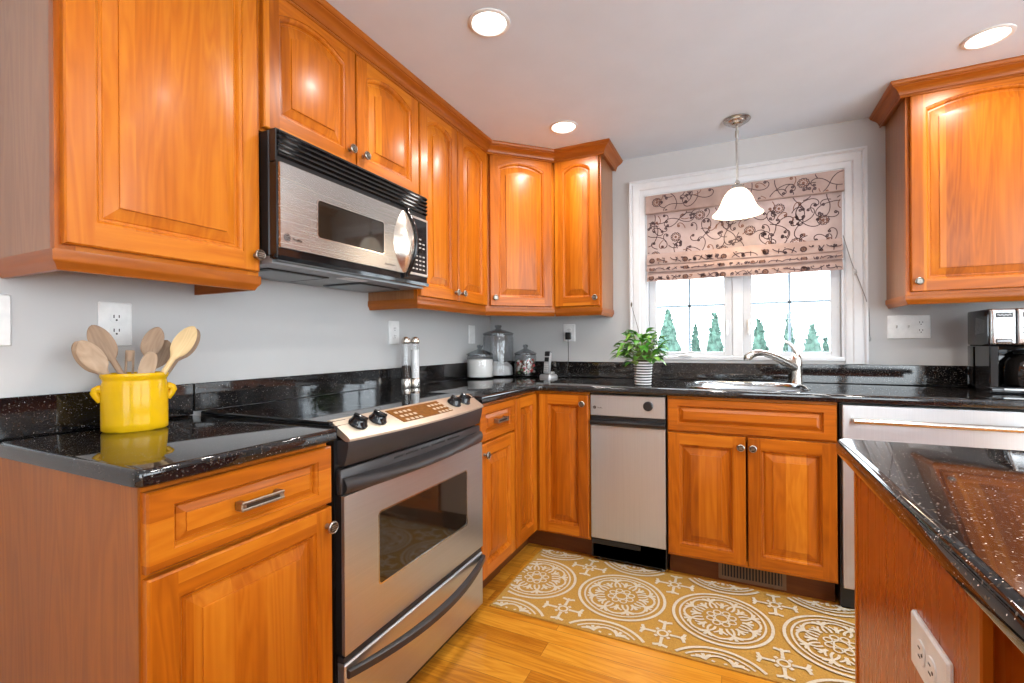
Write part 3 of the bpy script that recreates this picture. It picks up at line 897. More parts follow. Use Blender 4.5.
# display and knobs lie in the slope: local frame (x along, v down the slope, n up)
SV = Vector((0, -0.076, -0.0415)).normalized(); SN = Vector((0, -0.0415, 0.076)).normalized(); S0 = Vector((0, -0.584, 0.9275))
def onp(x, v, nn=0.0):
    f = v / 0.078; b = bow(max(0, min(1, (x - 0.012) / (RW - 0.024))))
    return Vector((x, 0, 0)) + S0 + Vector((0, -(0.066 + 0.030 * b), -0.0415)) * f + SN * nn
m_ = MB()
Pd = [(0.225, 0.008), (0.505, 0.008), (0.515, 0.066), (0.235, 0.066)]
Pd = [(a[0] + (b[0] - a[0]) * i / 8, a[1] + (b[1] - a[1]) * i / 8) for a, b in zip(Pd, Pd[1:] + Pd[:1]) for i in range(8)]
m_.loft([[onp(x, v, -0.002) for x, v in Pd], [onp(x, v, 0.002) for x, v in Pd]], True, False, True)
dp = m_.build('display', DISP, cp, smooth=0)
KEYM = simple('key_print', (0.45, 0.36, 0.26), 0.4)
for x0 in (0.248, 0.425):
    m_ = MB()
    for i in range(4):
        for j in range(3):
            x = x0 + i * 0.022 + j * 0.003; v = 0.020 + j * 0.018
            m_.loft([[onp(x + a, v + b, h) for a, b in ((0, 0), (0.013, 0), (0.013, 0.008), (0, 0.008))] for h in (0.002, 0.0028)], True, False, True)
    m_.build('keypad', KEYM, dp, smooth=0)
Mrot = Matrix((Vector((1, 0, 0)), SV * -1, SN)).transposed()
for x in (0.081, 0.158, 0.580, 0.655):
    m_ = MB()
    m_.lathe([(0.028, 0), (0.028, 0.004), (0.025, 0.007), (0.022, 0.017), (0.019, 0.021), (0.001, 0.022)], onp(x, 0.036), 24, rot=Mrot)
    kb_ = m_.build('knob', BLKG, cp)
    m_ = MB()
    g = bmesh.new(); 
    q = MB(); q.box(-0.005, 0.005, -0.021, 0.021, 0.016, 0.030, 0.0035, seg=2)
    mm = Matrix.Translation(onp(x, 0.036)) @ Mrot.to_4x4() @ Matrix.Rotation(0.5, 4, 'Z')
    m_.merge(q.bm, 0, mm); g.free()
    m_.build('grip', BLKG, kb_)
# oven door
m_ = MB()
def dl_(z, y, ins=0.0): return [(0.003 + ins, -y, z), (RW - 0.003 - ins, -y, z)]
wx0, wx1, wz0, wz1 = 0.135, 0.642, 0.425, 0.643
m_.box(0.003, RW - 0.003, -0.632, -0.612, 0.296, 0.726)
do = m_.build('oven_door', BLK, t, smooth=0)
m_ = MB()
outer = [(0.003, 0.296), (RW - 0.003, 0.296), (RW - 0.003, 0.726), (0.003, 0.726)]
hole = rrect(wx0, wx1, wz0, wz1, 0.014)
def to3(P, y): return [Vector((p[0], -y, p[1])) for p in P]
for y in (0.6325, 0.644):
    polys = [to3(outer, y), to3(hole, y)]
    vs = [m_.bm.verts.new(p) for pl in polys for p in pl]
    for tr in tessellate_polygon([[Vector((p.x, p.z, 0)) for p in pl] for pl in polys]):
        m_.bm.faces.new([vs[i] for i in tr])
m_.loft([to3(outer, 0.6325), to3(outer, 0.644)], True); m_.loft([to3(hole, 0.6325), to3(hole, 0.644)], True)
bmesh.ops.remove_doubles(m_.bm, verts=list(m_.bm.verts), dist=1e-5)
m_.build('steel_skin', STEEL, do, smooth=0)
m_ = MB(); m_.loft([to3(rrect(wx0 + 0.001, wx1 - 0.001, wz0 + 0.001, wz1 - 0.001, 0.013), y) for y in (0.633, 0.6425)], True, True, True); m_.build('window_glass', GLASSDK, do, smooth=0)
m_ = MB()
m_.loft([to3(rrect(wx0 - 0.001, wx1 + 0.001, wz0 - 0.001, wz1 + 0.001, 0.015), 0.6445), to3(rrect(wx0 + 0.004, wx1 - 0.004, wz0 + 0.004, wz1 - 0.004, 0.011), 0.6445), to3(rrect(wx0 + 0.004, wx1 - 0.004, wz0 + 0.004, wz1 - 0.004, 0.011), 0.6425)], True)
m_.build('window_bezel', simple('bezel_silver', (0.7, 0.68, 0.64), 0.2, 1.0), do, smooth=0)
# black top band with its built-in bowed handle
m_ = MB()
m_.box(0.003, RW - 0.003, -0.634, -0.612, 0.727, 0.796, 0.004)
def hrow(y0, bo, z, dz=0.0): return [(0.006 + (RW - 0.012) * k / NB, -(y0 + bo * bow(k / NB)), z + dz * bow(k / NB)) for k in range(NB + 1)]
m_.loft([hrow(0.632, 0.0, 0.775, -0.012), hrow(0.644, 0.028, 0.770, -0.012), hrow(0.65, 0.034, 0.758, -0.010), hrow(0.65, 0.034, 0.744, -0.004), hrow(0.642, 0.028, 0.730), hrow(0.632, 0, 0.729)], False)
m_.build('handle', CHAR, do, smooth=50)
m_ = MB()
for x0, x1 in ((0.22, 0.26), (0.28, 0.34), (0.36, 0.40), (0.42, 0.50), (0.52, 0.60)):
    m_.box(x0, x1, -0.6355, -0.6335, 0.779, 0.785)
m_.build('vent_slot', SLOT, do, smooth=0)
# storage drawer
m_ = MB(); m_.box(0.003, RW - 0.003, -0.644, -0.612, 0.055, 0.272, 0.004)
dr = m_.build('drawer', STEEL, t, smooth=0)
m_ = MB()
m_.box(0.004, RW - 0.004, -0.637, -0.614, 0.2725, 0.288)
sec = [(0.652, 0.058, 0.262), (0.658, 0.060, 0.258), (0.658, 0.060, 0.240), (0.652, 0.058, 0.236), (0.645, 0.050, 0.238), (0.6445, 0.050, 0.260)]
rows_ = [hrow(a_, b_ - 0.004, z_, -0.008) for a_, b_, z_ in sec]
m_.loft([[r_[k] for r_ in rows_] for k in range(NB + 1)], True, True, True)
m_.build('handle', CHAR, dr, smooth=50)

# ---------------------------------------------------------------- microwave
MW, MY0 = 0.752, -2.029
t = thing('microwave', 'stainless and black over-the-range microwave hung above the stove', 'microwave', (0, MY0, 1.394), LW)
MH = 0.392
m_ = MB(); m_.box(0, MW, -0.332, -0.004, 0.012, MH, 0.003); m_.build('case', BLK, t, smooth=0)
FD = 0.368
m_ = MB(); m_.box(0, MW, -FD + 0.004, -0.333, 0.294, MH, 0.002)
gr = m_.build('vent_grille', BLK, t, smooth=0)
m_ = MB()
for k in range(5):
    z = 0.308 + k * 0.0165
    m_.loft([[(0.003, y, zz), (MW - 0.003, y, zz)] for y, zz in ((-FD + 0.006, z + 0.0125), (-FD - 0.004, z + 0.0095), (-FD - 0.006, z + 0.005), (-FD + 0.002, z), (-FD + 0.006, z))], False)
m_.build('slat', BLKG, gr, smooth=30)
m_ = MB(); m_.box(0, MW, -FD, -0.333, 0.0, 0.293, 0.003); fr_ = m_.build('front_frame', BLKG, t, smooth=0)
# steel door face with window
m_ = MB()
sx0, sx1, sz0, sz1 = 0.004, 0.585, 0.034, 0.288
outer = [(sx0, sz0), (sx1, sz0), (sx1, sz1), (sx0, sz1)]
hx = (0.140, 0.462, 0.088, 0.214)
hole = rrect(*hx, 0.012)
for y in (FD + 0.0005, FD + 0.010):
    polys = [to3(outer, y), to3(hole, y)]
    vs = [m_.bm.verts.new(p) for pl in polys for p in pl]
    for tr in tessellate_polygon([[Vector((p.x, p.z, 0)) for p in pl] for pl in polys]):
        m_.bm.faces.new([vs[i] for i in tr])
m_.loft([to3(outer, FD + 0.0005), to3(outer, FD + 0.010)], True); m_.loft([to3(hole, FD + 0.0005), to3(hole, FD + 0.010)], True)
bmesh.ops.remove_doubles(m_.bm, verts=list(m_.bm.verts), dist=1e-5)
md = m_.build('door', steel('microwave_steel', (0.47, 0.465, 0.455), 0.26), t, smooth=0)
m_ = MB(); m_.loft([to3(rrect(hx[0] + 0.001, hx[1] - 0.001, hx[2] + 0.001, hx[3] - 0.001, 0.011), y) for y in (FD + 0.001, FD + 0.008)], True, True, True); m_.build('door_window', GLASSDK, md, smooth=0)
m_ = MB(); m_.loft([to3(rrect(hx[0] - .001, hx[1] + .001, hx[2] - .001, hx[3] + .001, 0.013), FD + 0.0104), to3(rrect(hx[0] + .003, hx[1] - .003, hx[2] + .003, hx[3] - .003, 0.010), FD + 0.0104), to3(rrect(hx[0] + .003, hx[1] - .003, hx[2] + .003, hx[3] - .003, 0.010), FD + 0.008)], True)
m_.build('window_bezel', simple('mw_bezel_silver', (0.75, 0.72, 0.68), 0.2, 1.0), md, smooth=0)
# bowed handle: steel crescent with black edge
m_ = MB(); A, B2 = [], []
loopsA = []
for k in range(15):
    u = k / 14; z = 0.036 + u * 0.250
    b = bow(u)
    loopsA.append([(0.515 + 0.055 * (1 - b), -(FD + 0.010), z), (0.545 + 0.03 * (1 - b), -(FD + 0.012 + 0.026 * b), z), (0.575, -(FD + 0.014 + 0.040 * b), z), (0.592, -(FD + 0.012 + 0.044 * b), z), (0.592, -(FD + 0.002), z)])
m_.loft(loopsA, False)
m_.face(loopsA[0]); m_.face(loopsA[-1])
hd = m_.build('handle', steel('handle_steel', (0.72, 0.66, 0.58), 0.2), md, smooth=50)
m_ = MB(); pts = []
for k in range(19):
    u = -0.04 + 1.08 * k / 18; z = 0.030 + u * 0.262
    pts.append((0.597, -(FD + 0.012 + 0.046 * max(0, bow(u))), z))
m_.tube(pts, 0.0085, 10, up=(1, 0, 0)); m_.build('handle_edge', BLKG, hd, smooth=60)
# control panel
m_ = MB(); m_.box(0.612, MW - 0.004, -(FD + 0.006), -(FD + 0.0005), 0.036, 0.286, 0.001)
mp_ = m_.build('control_panel', simple('mw_panel_silver', (0.72, 0.70, 0.66), 0.28, 0.9), t, smooth=0)
m_ = MB(); m_.box(0.622, MW - 0.014, -(FD + 0.0075), -(FD + 0.006), 0.046, 0.276, 0.0005); m_.build('keypad', BLKG, mp_, smooth=0)
KEYP = simple('pale_key_print', (0.42, 0.38, 0.34), 0.4)
for j in range(8):
    if j in (0, 5): m_ = MB()
    for i in range(4):
        if j == 4: continue
        x = 0.634 + i * 0.0245; z = 0.060 + j * 0.0185
        if j == 7 and i in (0, 3): continue
        m_.box(x, x + 0.015, -(FD + 0.0082), -(FD + 0.0075), z, z + 0.006)
    if j in (3, 7): m_.build('key_group', KEYP, mp_, smooth=0)
m_ = MB(); m_.lathe([(0.015, 0), (0.0145, 0.010), (0.001, 0.011)], (0.682, -(FD + 0.0075), 0.137), 18, rot=Matrix.Rotation(PI / 2, 3, 'X')); m_.build('dial', BLKG, mp_)


def badge(parent, x, y, z, r, txt, ts, gap, ink):
    """round monogram badge with a ring and a small script-like word to its right, on a -y facing front"""
    m_ = MB()
    rot = Matrix.Rotation(PI / 2, 3, 'X')
    m_.lathe([(r, 0), (r, 0.0008), (0.001, 0.0008)], (x, y, z), 20, rot=rot)
    bd = m_.build('badge', ink, parent, smooth=0)
    m_ = MB()
    ring = [(x + r * 0.80 * math.cos(a * PI / 12), y - 0.001, z + r * 0.80 * math.sin(a * PI / 12)) for a in range(25)]
    m_.ribbon(ring, r * 0.07, (0, -1, 0))
    for sx in (-1, 1):
        m_.ribbon([(x + sx * r * 0.28 + r * 0.24 * math.cos(a) * (1 - 0.02 * i), y - 0.001, z + r * 0.36 * math.sin(a)) for i, a in enumerate([0.5 + j * 0.42 for j in range(13)])], r * 0.08, (0, -1, 0))
    m_.build('monogram', PEPSILV, bd, smooth=0)
    b = text_mesh(txt, ts); bmesh.ops.transform(b, matrix=Matrix.Translation((x + r + gap, y, z - ts * 0.45)) @ Matrix.Rotation(PI / 2, 4, 'X'), verts=b.verts)
    q = MB(); q.merge(b); q.build('lettering', ink, parent, smooth=0)


INK = simple('badge_ink', (0.03, 0.018, 0.015), 0.7, spec=0.1)
badge(md, 0.026, -(FD + 0.0102), 0.066, 0.0115, 'Profile', 0.013, 0.008, INK)
b = text_mesh('SensorMicrowave', 0.0085); bmesh.ops.transform(b, matrix=Matrix.Translation((0.462, -(FD + 0.0102), 0.052)) @ Matrix.Rotation(PI / 2, 4, 'X'), verts=b.verts)
q = MB(); q.merge(b); q.build('lettering', INK, md, smooth=0)
# bottom lip and underside grease filters
m_ = MB(); m_.loft([[(0.0, y, z), (MW, y, z)] for y, z in ((-FD, 0.012), (-FD - 0.008, 0.008), (-FD - 0.006, -0.004), (-0.30, -0.010), (-0.30, 0.012))], False); m_.build('bottom_lip', BLKG, t, smooth=30)
m_ = MB(); m_.box(0.0, MW, -0.345, -0.006, -0.012, 0.011); un = m_.build('underside', GRAYU, t, smooth=0)
for x0, x1 in ((0.05, 0.30), (0.45, 0.70)):
    m_ = MB(); m_.box(x0, x1, -0.26, -0.06, -0.016, -0.0122, 0.002); ft = m_.build('grease_filter', BLKM, un, smooth=0)
    m_ = MB(); m_.box(x0 + 0.02, x1 - 0.02, -0.245, -0.075, -0.0175, -0.0162, 0.0005); m_.build('mesh', GRAYU, ft, smooth=0)
m_ = MB(); m_.box(0.32, 0.43, -0.32, -0.27, -0.015, -0.0122, 0.001); m_.build('light_lens', simple('frosted_lens', (0.7, 0.7, 0.68), 0.3), un, smooth=0)

# ---------------------------------------------------------------- trash compactor
t = thing('trash_compactor', 'narrow stainless trash compactor between corner and sink cabinets', 'compactor', (0.918, -0.0135, 0))
W_ = 0.377
m_ = MB(); m_.box(0.002, W_ - 0.002, -0.600, -0.01, 0.03, 0.874); m_.build('body', BLK, t, smooth=0)
m_ = MB(); m_.box(0.003, W_ - 0.003, -0.622, -0.601, 0.764, 0.872, 0.003); cpn = m_.build('control_panel', STEELV, t, smooth=0)
m_ = MB(); m_.lathe([(0.024, 0), (0.023, 0.012), (0.019, 0.016), (0.001, 0.016)], (0.294, -0.622, 0.824), 22, rot=Matrix.Rotation(PI / 2, 3, 'X')); m_.build('dial', BLK, cpn)
badge(cpn, 0.026, -0.6222, 0.806, 0.0085, 'Profile', 0.010, 0.006, INK)
m_ = MB(); m_.box(0.003, W_ - 0.003, -0.622, -0.601, 0.134, 0.716, 0.003); dr = m_.build('drawer_front', STEELV, t, smooth=0)
m_ = MB(); m_.box(0.004, W_ - 0.004, -0.610, -0.601, 0.718, 0.762)
m_.loft([[(0.004, y, z), (W_ - 0.004, y, z)] for y, z in ((-0.61, 0.744), (-0.632, 0.742), (-0.640, 0.734), (-0.638, 0.722), (-0.628, 0.716), (-0.61, 0.716))], False)
for x in (0.004, W_ - 0.004):
    m_.face([(x, y, z) for y, z in ((-0.61, 0.744), (-0.632, 0.742), (-0.640, 0.734), (-0.638, 0.722), (-0.628, 0.716), (-0.61, 0.716))])
m_.build('handle', BLK, dr, smooth=40)
m_ = MB(); m_.box(0.004, W_ - 0.004, -0.600, -0.5, 0.024, 0.130, 0.004); m_.box(0.004, 0.25, -0.612, -0.600, 0.100, 0.128, 0.003); m_.build('toe_pedal', BLK, t, smooth=0)
for x in (0.03, W_ - 0.03):
    MB().lathe([(0.012, 0), (0.012, 0.024), (0.006, 0.026), (0.006, 0.04)], (x, -0.555, 0), 12).build('foot', PEPSILV, t)

# ---------------------------------------------------------------- dishwasher
t = thing('dishwasher', 'stainless dishwasher with a tubular handle right of the sink cabinet', 'dishwasher', (1.990, -0.0135, 0))
W_ = 0.605
m_ = MB(); m_.box(0.003, W_ - 0.003, -0.598, -0.01, 0.02, 0.874); m_.build('tub', BLK, t, smooth=0)
m_ = MB(); m_.box(0.008, W_ - 0.008, -0.628, -0.599, 0.108, 0.872, 0.004, seg=2); dw = m_.build('door', steel('dishwasher_steel', (0.57, 0.58, 0.59), 0.36, 'z', 0.85), t, smooth=0)
m_ = MB(); m_.tube([(0.040, -0.668, 0.812), (W_ - 0.04, -0.668, 0.812)], 0.0115, 16)
hb = m_.build('handle', CHROME, dw)
for x in (0.048, W_ - 0.048):
    m_ = MB(); m_.box(x - 0.010, x + 0.010, -0.672, -0.6282, 0.803, 0.821, 0.004, seg=2); m_.build('post', CHROME, hb)
m_ = MB(); m_.box(0.01, W_ - 0.01, -0.565, -0.55, 0.0, 0.104); m_.build('toe_panel', BLK, t, smooth=0)

# ---------------------------------------------------------------- island
IX, IY = 1.802, -1.684
t = thing('island_countertop', 'black granite island countertop in the right foreground', 'countertop', (0, 0, 0))
P = fillet([(IX, -3.6), (2.86, -3.6), (2.86, IY), (IX, IY)], {3: 0.016, 2: 0.03}, 6)
m_ = MB(); slab(m_, P, [(0.008, 0.876), (0.002, 0.879), (0, 0.885), (0, 0.898), (0.003, 0.907), (0.008, 0.912), (0.015, 0.914)]); m_.build('slab', granite('island_granite', 2.0), t, smooth=40)
t = thing('island_cabinet', 'cherry island cabinet with an outlet on its side panel', 'cabinet', (0, 0, 0))
m_ = MB(); m_.box(1.846, 2.80, -2.280, -1.703, 0.10, 0.8755); m_.build('carcass', WISL, t, smooth=0)
m_ = MB(); m_.box(1.838, 1.8455, -2.268, -1.715, 0.0, 0.8755); m_.build('side_panel', WISL, t, smooth=0)
MB().box(1.835, 1.8465, -1.7145, -1.699, 0.0, 0.8755, 0.002).build('corner_stile', WV, t, smooth=0)
MB().box(1.834, 1.8465, -2.300, -2.2685, 0.0, 0.8755, 0.002).build('corner_stile', WV, t, smooth=0)
m_ = MB(); m_.box(1.90, 2.80, -3.5, -2.2805, 0.0, 0.8755); m_.build('knee_panel', WISL, t, smooth=0)
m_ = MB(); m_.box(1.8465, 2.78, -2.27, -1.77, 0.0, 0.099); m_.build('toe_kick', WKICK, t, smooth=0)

# ---------------------------------------------------------------- wall plates
def plate_mesh(w, h, t=0.006):
    m_ = MB()
    slab(m_, rrect(-w / 2, w / 2, -h / 2, h / 2, 0.004, 3), [(0, 0), (0, t * 0.5), (0.003, t)])
    return m_


def wall_plate(name, label, cat, loc, rot, gangs, w, h, group='white wall plates'):
    """flat in local xy, +z out of the wall; gangs: list of (x offset, kind)"""
    t = thing(name, label, cat, loc, 0, group); t.rotation_euler = rot
    plate_mesh(w, h).build('plate', WHITEP, t, smooth=25)
    for x, kind in gangs:
        if kind == 'duplex':
            for yy in (0.0195, -0.0195):
                m_ = MB(); slab(m_, [Vector((x + 0.0165 * math.copysign(abs(math.cos(a)) ** 0.6, math.cos(a)), yy + 0.0145 * math.copysign(abs(math.sin(a)) ** 0.8, math.sin(a)))) for a in [2 * PI * k / 24 for k in range(24)]], [(0, 0.0061), (0, 0.0078), (0.001, 0.0085)])
                rc = m_.build('receptacle', WHITEP, t, smooth=25)
                m_ = MB(); m_.box(x - 0.0075, x - 0.0050, yy - 0.002, yy + 0.007, 0.0084, 0.0089).box(x + 0.0050, x + 0.0073, yy - 0.001, yy + 0.007, 0.0084, 0.0089)
                m_.lathe([(0.0026, 0.0084), (0.0026, 0.0089), (0.0001, 0.0089)], (x, yy - 0.0075, 0), 10)
                m_.build('slot', SLOT, rc, smooth=0)
        elif kind == 'toggle':
            m_ = MB(); m_.box(x - 0.005, x + 0.005, -0.012, 0.012, 0.0061, 0.0075, 0.0005)
            tb = m_.build('toggle_base', WHITEP, t, smooth=0)
            m_ = MB(); m_.tube([(x, 0.0, 0.007), (x, 0.006, 0.014), (x, 0.010, 0.019)], [0.0045, 0.004, 0.0035], 8); m_.build('toggle', WHITEP, tb)
        elif kind == 'rocker':
            m_ = MB(); m_.box(x - 0.0165, x + 0.0165, -0.033, 0.033, 0.0061, 0.0085, 0.001); rk = m_.build('rocker_frame', WHITEP, t, smooth=0)
            m_ = MB(); m_.loft([[(x - 0.013, y, z), (x + 0.013, y, z)] for y, z in ((-0.029, 0.0086), (-0.028, 0.0125), (0.028, 0.0092), (0.029, 0.0086))], False); m_.build('rocker', WHITEP, rk, smooth=0)
    return t


RL = (PI / 2, 0, PI / 2)     # on the left wall
RB = (PI / 2, 0, 0)          # on the back wall
wall_plate('switch_plate', 'blank-looking white plate at far left of the stove wall, cut by the frame', 'switch', (0.0005, -2.520, 1.200), RL, [(0, 'rocker')], 0.080, 0.125)
wall_plate('outlet', 'white duplex outlet on the wall behind the yellow crock', 'outlet', (0.0005, -2.268, 1.198), RL, [(0, 'duplex')], 0.080, 0.125)
wall_plate('outlet', 'white outlet plate on the stove wall above the salt and pepper grinders', 'outlet', (0.0005, -1.063, 1.197), RL, [(0, 'duplex')], 0.080, 0.120)
wall_plate('switch_plate', 'white switch plate on the stove wall near the corner above the jars', 'switch', (0.0005, -0.268, 1.199), RL, [(0, 'rocker')], 0.080, 0.122)
wall_plate('outlet', 'white duplex outlet with a black charger plugged in under the corner cabinet', 'outlet', (0.600, -0.0005, 1.205), RB, [(0, 'duplex')], 0.082, 0.116)
wall_plate('switch_plate', 'wide white plate with two switches and an outlet right of the window', 'switch', (2.388, -0.0005, 1.206), RB, [(-0.048, 'toggle'), (0.0, 'toggle'), (0.048, 'duplex')], 0.172, 0.118)
ip = wall_plate('outlet', 'white duplex outlet mounted sideways on the island panel', 'outlet', (1.8375, -2.151, 0.690), (PI / 2, -PI / 2, -PI / 2), [(0, 'duplex')], 0.080, 0.136)

# ---------------------------------------------------------------- rug
t_pts = (0.632, 2.156, -1.206, -0.592)
rx0, rx1, ry0, ry1 = t_pts
m_ = MB(); slab(m_, [(rx0, ry0), (rx1, ry0), (rx1, ry1), (rx0, ry1)], [(0, 0.0005), (0, 0.006), (0.003, 0.008)])
RZC = [0.0084]
def clip_ribbon(pts, wd):
    run = []; RZC[0] += 0.000004; z = RZC[0]
    mgn = wd / 2 + 0.001
    for p in pts:
        if rx0 + mgn < p[0] < rx1 - mgn and ry0 + mgn < p[1] < ry1 - mgn:
            run.append((p[0], p[1], z))
        else:
            if len(run) > 1: m_.ribbon(run, wd, mi=1)
            run = []
    if len(run) > 1: m_.ribbon(run, wd, mi=1)
def circ(cx, cy, r, n=48, a0=0, a1=2 * PI): return [(cx + r * math.cos(a0 + (a1 - a0) * k / n), cy + r * math.sin(a0 + (a1 - a0) * k / n)) for k in range(n + 1)]
def pol(cx, cy, r, a): return (cx + r * math.cos(a), cy + r * math.sin(a))
def medallion(cx, cy, R):
    clip_ribbon(circ(cx, cy, R * 0.97), 0.012); clip_ribbon(circ(cx, cy, R * 0.84), 0.008)
    clip_ribbon(circ(cx, cy, R * 0.13, 16), 0.006)
    for k in range(8):
        a = PI / 4 * k
        # round petals that overlap into a rosette
        pc = pol(cx, cy, R * 0.50, a)
        clip_ribbon(circ(pc[0], pc[1], R * 0.25, 24, a - 2.3, a + 2.3), 0.009)
        # leaf in each petal
        clip_ribbon([pol(cx, cy, R * 0.40, a), pol(cx, cy, R * 0.50, a), pol(cx, cy, R * 0.62, a)], 0.013)
        for s in (-1, 1):
            clip_ribbon([pol(cx, cy, R * 0.46, a), pol(cx, cy, R * 0.56, a + s * 0.14), pol(cx, cy, R * 0.60, a + s * 0.22)], 0.008)
        # fan between petals by the rim
        b = a + PI / 8
        clip_ribbon([pol(cx, cy, R * 0.60, b), pol(cx, cy, R * 0.70, b), pol(cx, cy, R * 0.79, b)], 0.012)
        for s in (-1, 1):
            clip_ribbon([pol(cx, cy, R * 0.66, b), pol(cx, cy, R * 0.74, b + s * 0.12), pol(cx, cy, R * 0.76, b + s * 0.19)], 0.008)
        # inner rosette
        pc = pol(cx, cy, R * 0.23, b)
        clip_ribbon(circ(pc[0], pc[1], R * 0.075, 12), 0.006)
def cross(cx, cy, r):
    clip_ribbon(circ(cx, cy, r * 0.22, 16), 0.009)
    for k in range(8):
        a = PI / 4 * k
        clip_ribbon([pol(cx, cy, r * 0.30, a), pol(cx, cy, r * 0.44, a)], 0.013)
    for k in range(4):
        a = PI / 2 * k
        clip_ribbon([pol(cx, cy, r * 0.40, a), pol(cx, cy, r * 0.7, a), pol(cx, cy, r * 1.0, a)], 0.011)
        tip = pol(cx, cy, r * 0.82, a)
        for s in (-1, 1):
            clip_ribbon([tip, pol(tip[0], tip[1], r * 0.2, a + s * 1.1), pol(tip[0], tip[1], r * 0.34, a + s * 1.2)], 0.012)
PX, PY = 0.406, 0.400
for i in range(-1, 5):
    for j in range(-1, 2):
        medallion(0.728 + PX * i, -0.905 + PY * j, 0.190)
        cross(0.728 + PX * (i + 0.5), -0.905 + PY * (j + 0.5), 0.085)
tag(m_.build('rug', [RUGG, RUGC], smooth=0), 'gold and cream medallion runner rug on the oak floor before the sink', 'rug')

# ---------------------------------------------------------------- roman shade
t = thing('roman_shade', 'taupe embroidered roman shade half lowered in the window', 'blind', (1.112, 0, 1.50))
SW = 1.000
def motif(mb, y, x0, x1, z0, z1, seed, scale=1.0, mi=1):
    """vine scrolls, blossoms and dots as stitched ribbons lying on a front that faces -y"""
    rnd = random.Random(seed)
    def put(pts, wd, m):
        run = []
        for p in pts:
            if x0 + 0.004 < p[0] < x1 - 0.004 and z0 + 0.004 < p[1] < z1 - 0.004:
                run.append((p[0], y, p[1]))
            else:
                if len(run) > 2: mb.ribbon(run, wd, (0, -1, 0), m)
                run = []
        if len(run) > 2: mb.ribbon(run, wd, (0, -1, 0), m)
    def spiral(x, z, a0, r, turn, m=1, wd=0.0045):
        pts = []; a = a0; st = r / 9
        for k in range(26):
            pts.append((x, z)); x += st * math.cos(a); z += st * math.sin(a)
            a += turn * (0.06 + 0.30 * (k / 25) ** 1.6); st *= 0.965
        put(pts, wd, m)
        put([(x + 0.005 * math.cos(q), z + 0.005 * math.sin(q)) for q in [i * PI / 4 for i in range(9)]], 0.007, m)
    def blossom(x, z, r):
        for rr_, nn in ((r, 11), (r * 0.62, 8)):
            for k in range(nn):
                a = 2 * PI * k / nn
                c = (x + rr_ * 0.78 * math.cos(a), z + rr_ * 0.72 * math.sin(a))
                put([(c[0] + r * 0.24 * math.cos(a + q), c[1] + r * 0.24 * math.sin(a + q)) for q in [-1.6 + 0.4 * i for i in range(9)]], 0.0042, 2 if rr_ < r else 1)
        put([(x + r * 0.14 * math.cos(q), z + r * 0.14 * math.sin(q)) for q in [i * PI / 5 for i in range(11)]], 0.008, 2)
    area = (x1 - x0) * (z1 - z0)
    cols = max(3, int((x1 - x0) / (0.155 * scale))); rows = max(1, int(round((z1 - z0) / (0.125 * scale))))
    for i in range(cols):
        for j in range(rows):
            x = x0 + (x1 - x0) * (i + 0.5 + rnd.uniform(-0.2, 0.2)) / cols; z = z0 + (z1 - z0) * (j + 0.5 + rnd.uniform(-0.15, 0.15)) / rows
            if (i + j * 2) % 3 == 0: blossom(x, z, 0.034 * scale)
            else:
                a = rnd.uniform(0, 2 * PI)
                for q in range(4):
                    spiral(x, z, a + q * PI / 2 + rnd.uniform(-0.3, 0.3), 0.085 * scale, rnd.choice((-1, 1)))
            for q in range(3):
                spiral(x + rnd.uniform(-0.06, 0.06), z + rnd.uniform(-0.05, 0.05), rnd.uniform(0, 6.28), 0.05 * scale, rnd.choice((-1, 1)), 1 if q else 2)
m_ = MB(); m_.box(0.0, SW, -0.012, -0.006, 0.016, 0.46); motif(m_, -0.0126, 0, SW, 0.115, 0.43, 3, 0.8); m_.build('fabric_panel', [FABP, THREAD, THREADB], t, smooth=0)
m_ = MB(); m_.box(-0.006, SW + 0.008, -0.040, -0.014, 0.424, 0.535, 0.003); motif(m_, -0.0406, -0.006, SW + 0.008, 0.426, 0.534, 5, 0.8); m_.build('valance', [FAB, THREAD, THREADB], t, smooth=0)
for k, (z0, z1, yy) in enumerate(((0.112, 0.180, -0.034), (0.068, 0.1115, -0.040), (0.010, 0.0675, -0.034))):
    m_ = MB()
    # each fold bellies forward and tucks back under itself
    nseg = 8; rows_ = []
    for i in range(nseg + 1):
        u = i / nseg; z = z1 + (z0 - z1) * u
        rows_.append([(x * SW / 12, yy + 0.016 * (1 - min(1, u * 1.5)) + 0.002 * math.sin(x * 1.7 + k), z + 0.0015 * math.sin(x * 1.1 + k)) for x in range(13)])
    rows_.append([(x * SW / 12, -0.016, z0 + 0.004 + 0.0015 * math.sin(x * 1.1 + k)) for x in range(13)])
    m_.loft(rows_, False)
    motif(m_, yy - 0.0032, 0, SW, z0 + 0.002, z0 + (z1 - z0) * 0.62, 11 + k, 0.42)
    m_.build('fold', [FAB, THREAD, THREADB], t, smooth=60)
m_ = MB(); m_.box(0.0, SW, -0.014, -0.004, 0.46, 0.545); m_.build('headrail', WHITEP, t, smooth=0)
m_ = MB()
m_.tube([(1.000, -0.036, 0.19), (1.035, -0.034, 0.05), (1.07, -0.033, -0.06), (1.095, -0.031, -0.14), (1.112, -0.012, -0.20), (1.114, -0.012, -0.25), (1.115, -0.012, -0.345)], 0.0022, 6)
pc_ = m_.build('pull_cord', simple('cord_grey', (0.25, 0.24, 0.24), 0.6), t)
m_ = MB(); m_.lathe([(0.001, -0.014), (0.006, -0.010), (0.008, 0), (0.005, 0.012), (0.001, 0.016)], (1.052, -0.034, -0.005), 10); m_.lathe([(0.001, -0.014), (0.006, -0.010), (0.008, 0), (0.004, 0.012), (0.001, 0.016)], (1.115, -0.012, -0.352), 10)
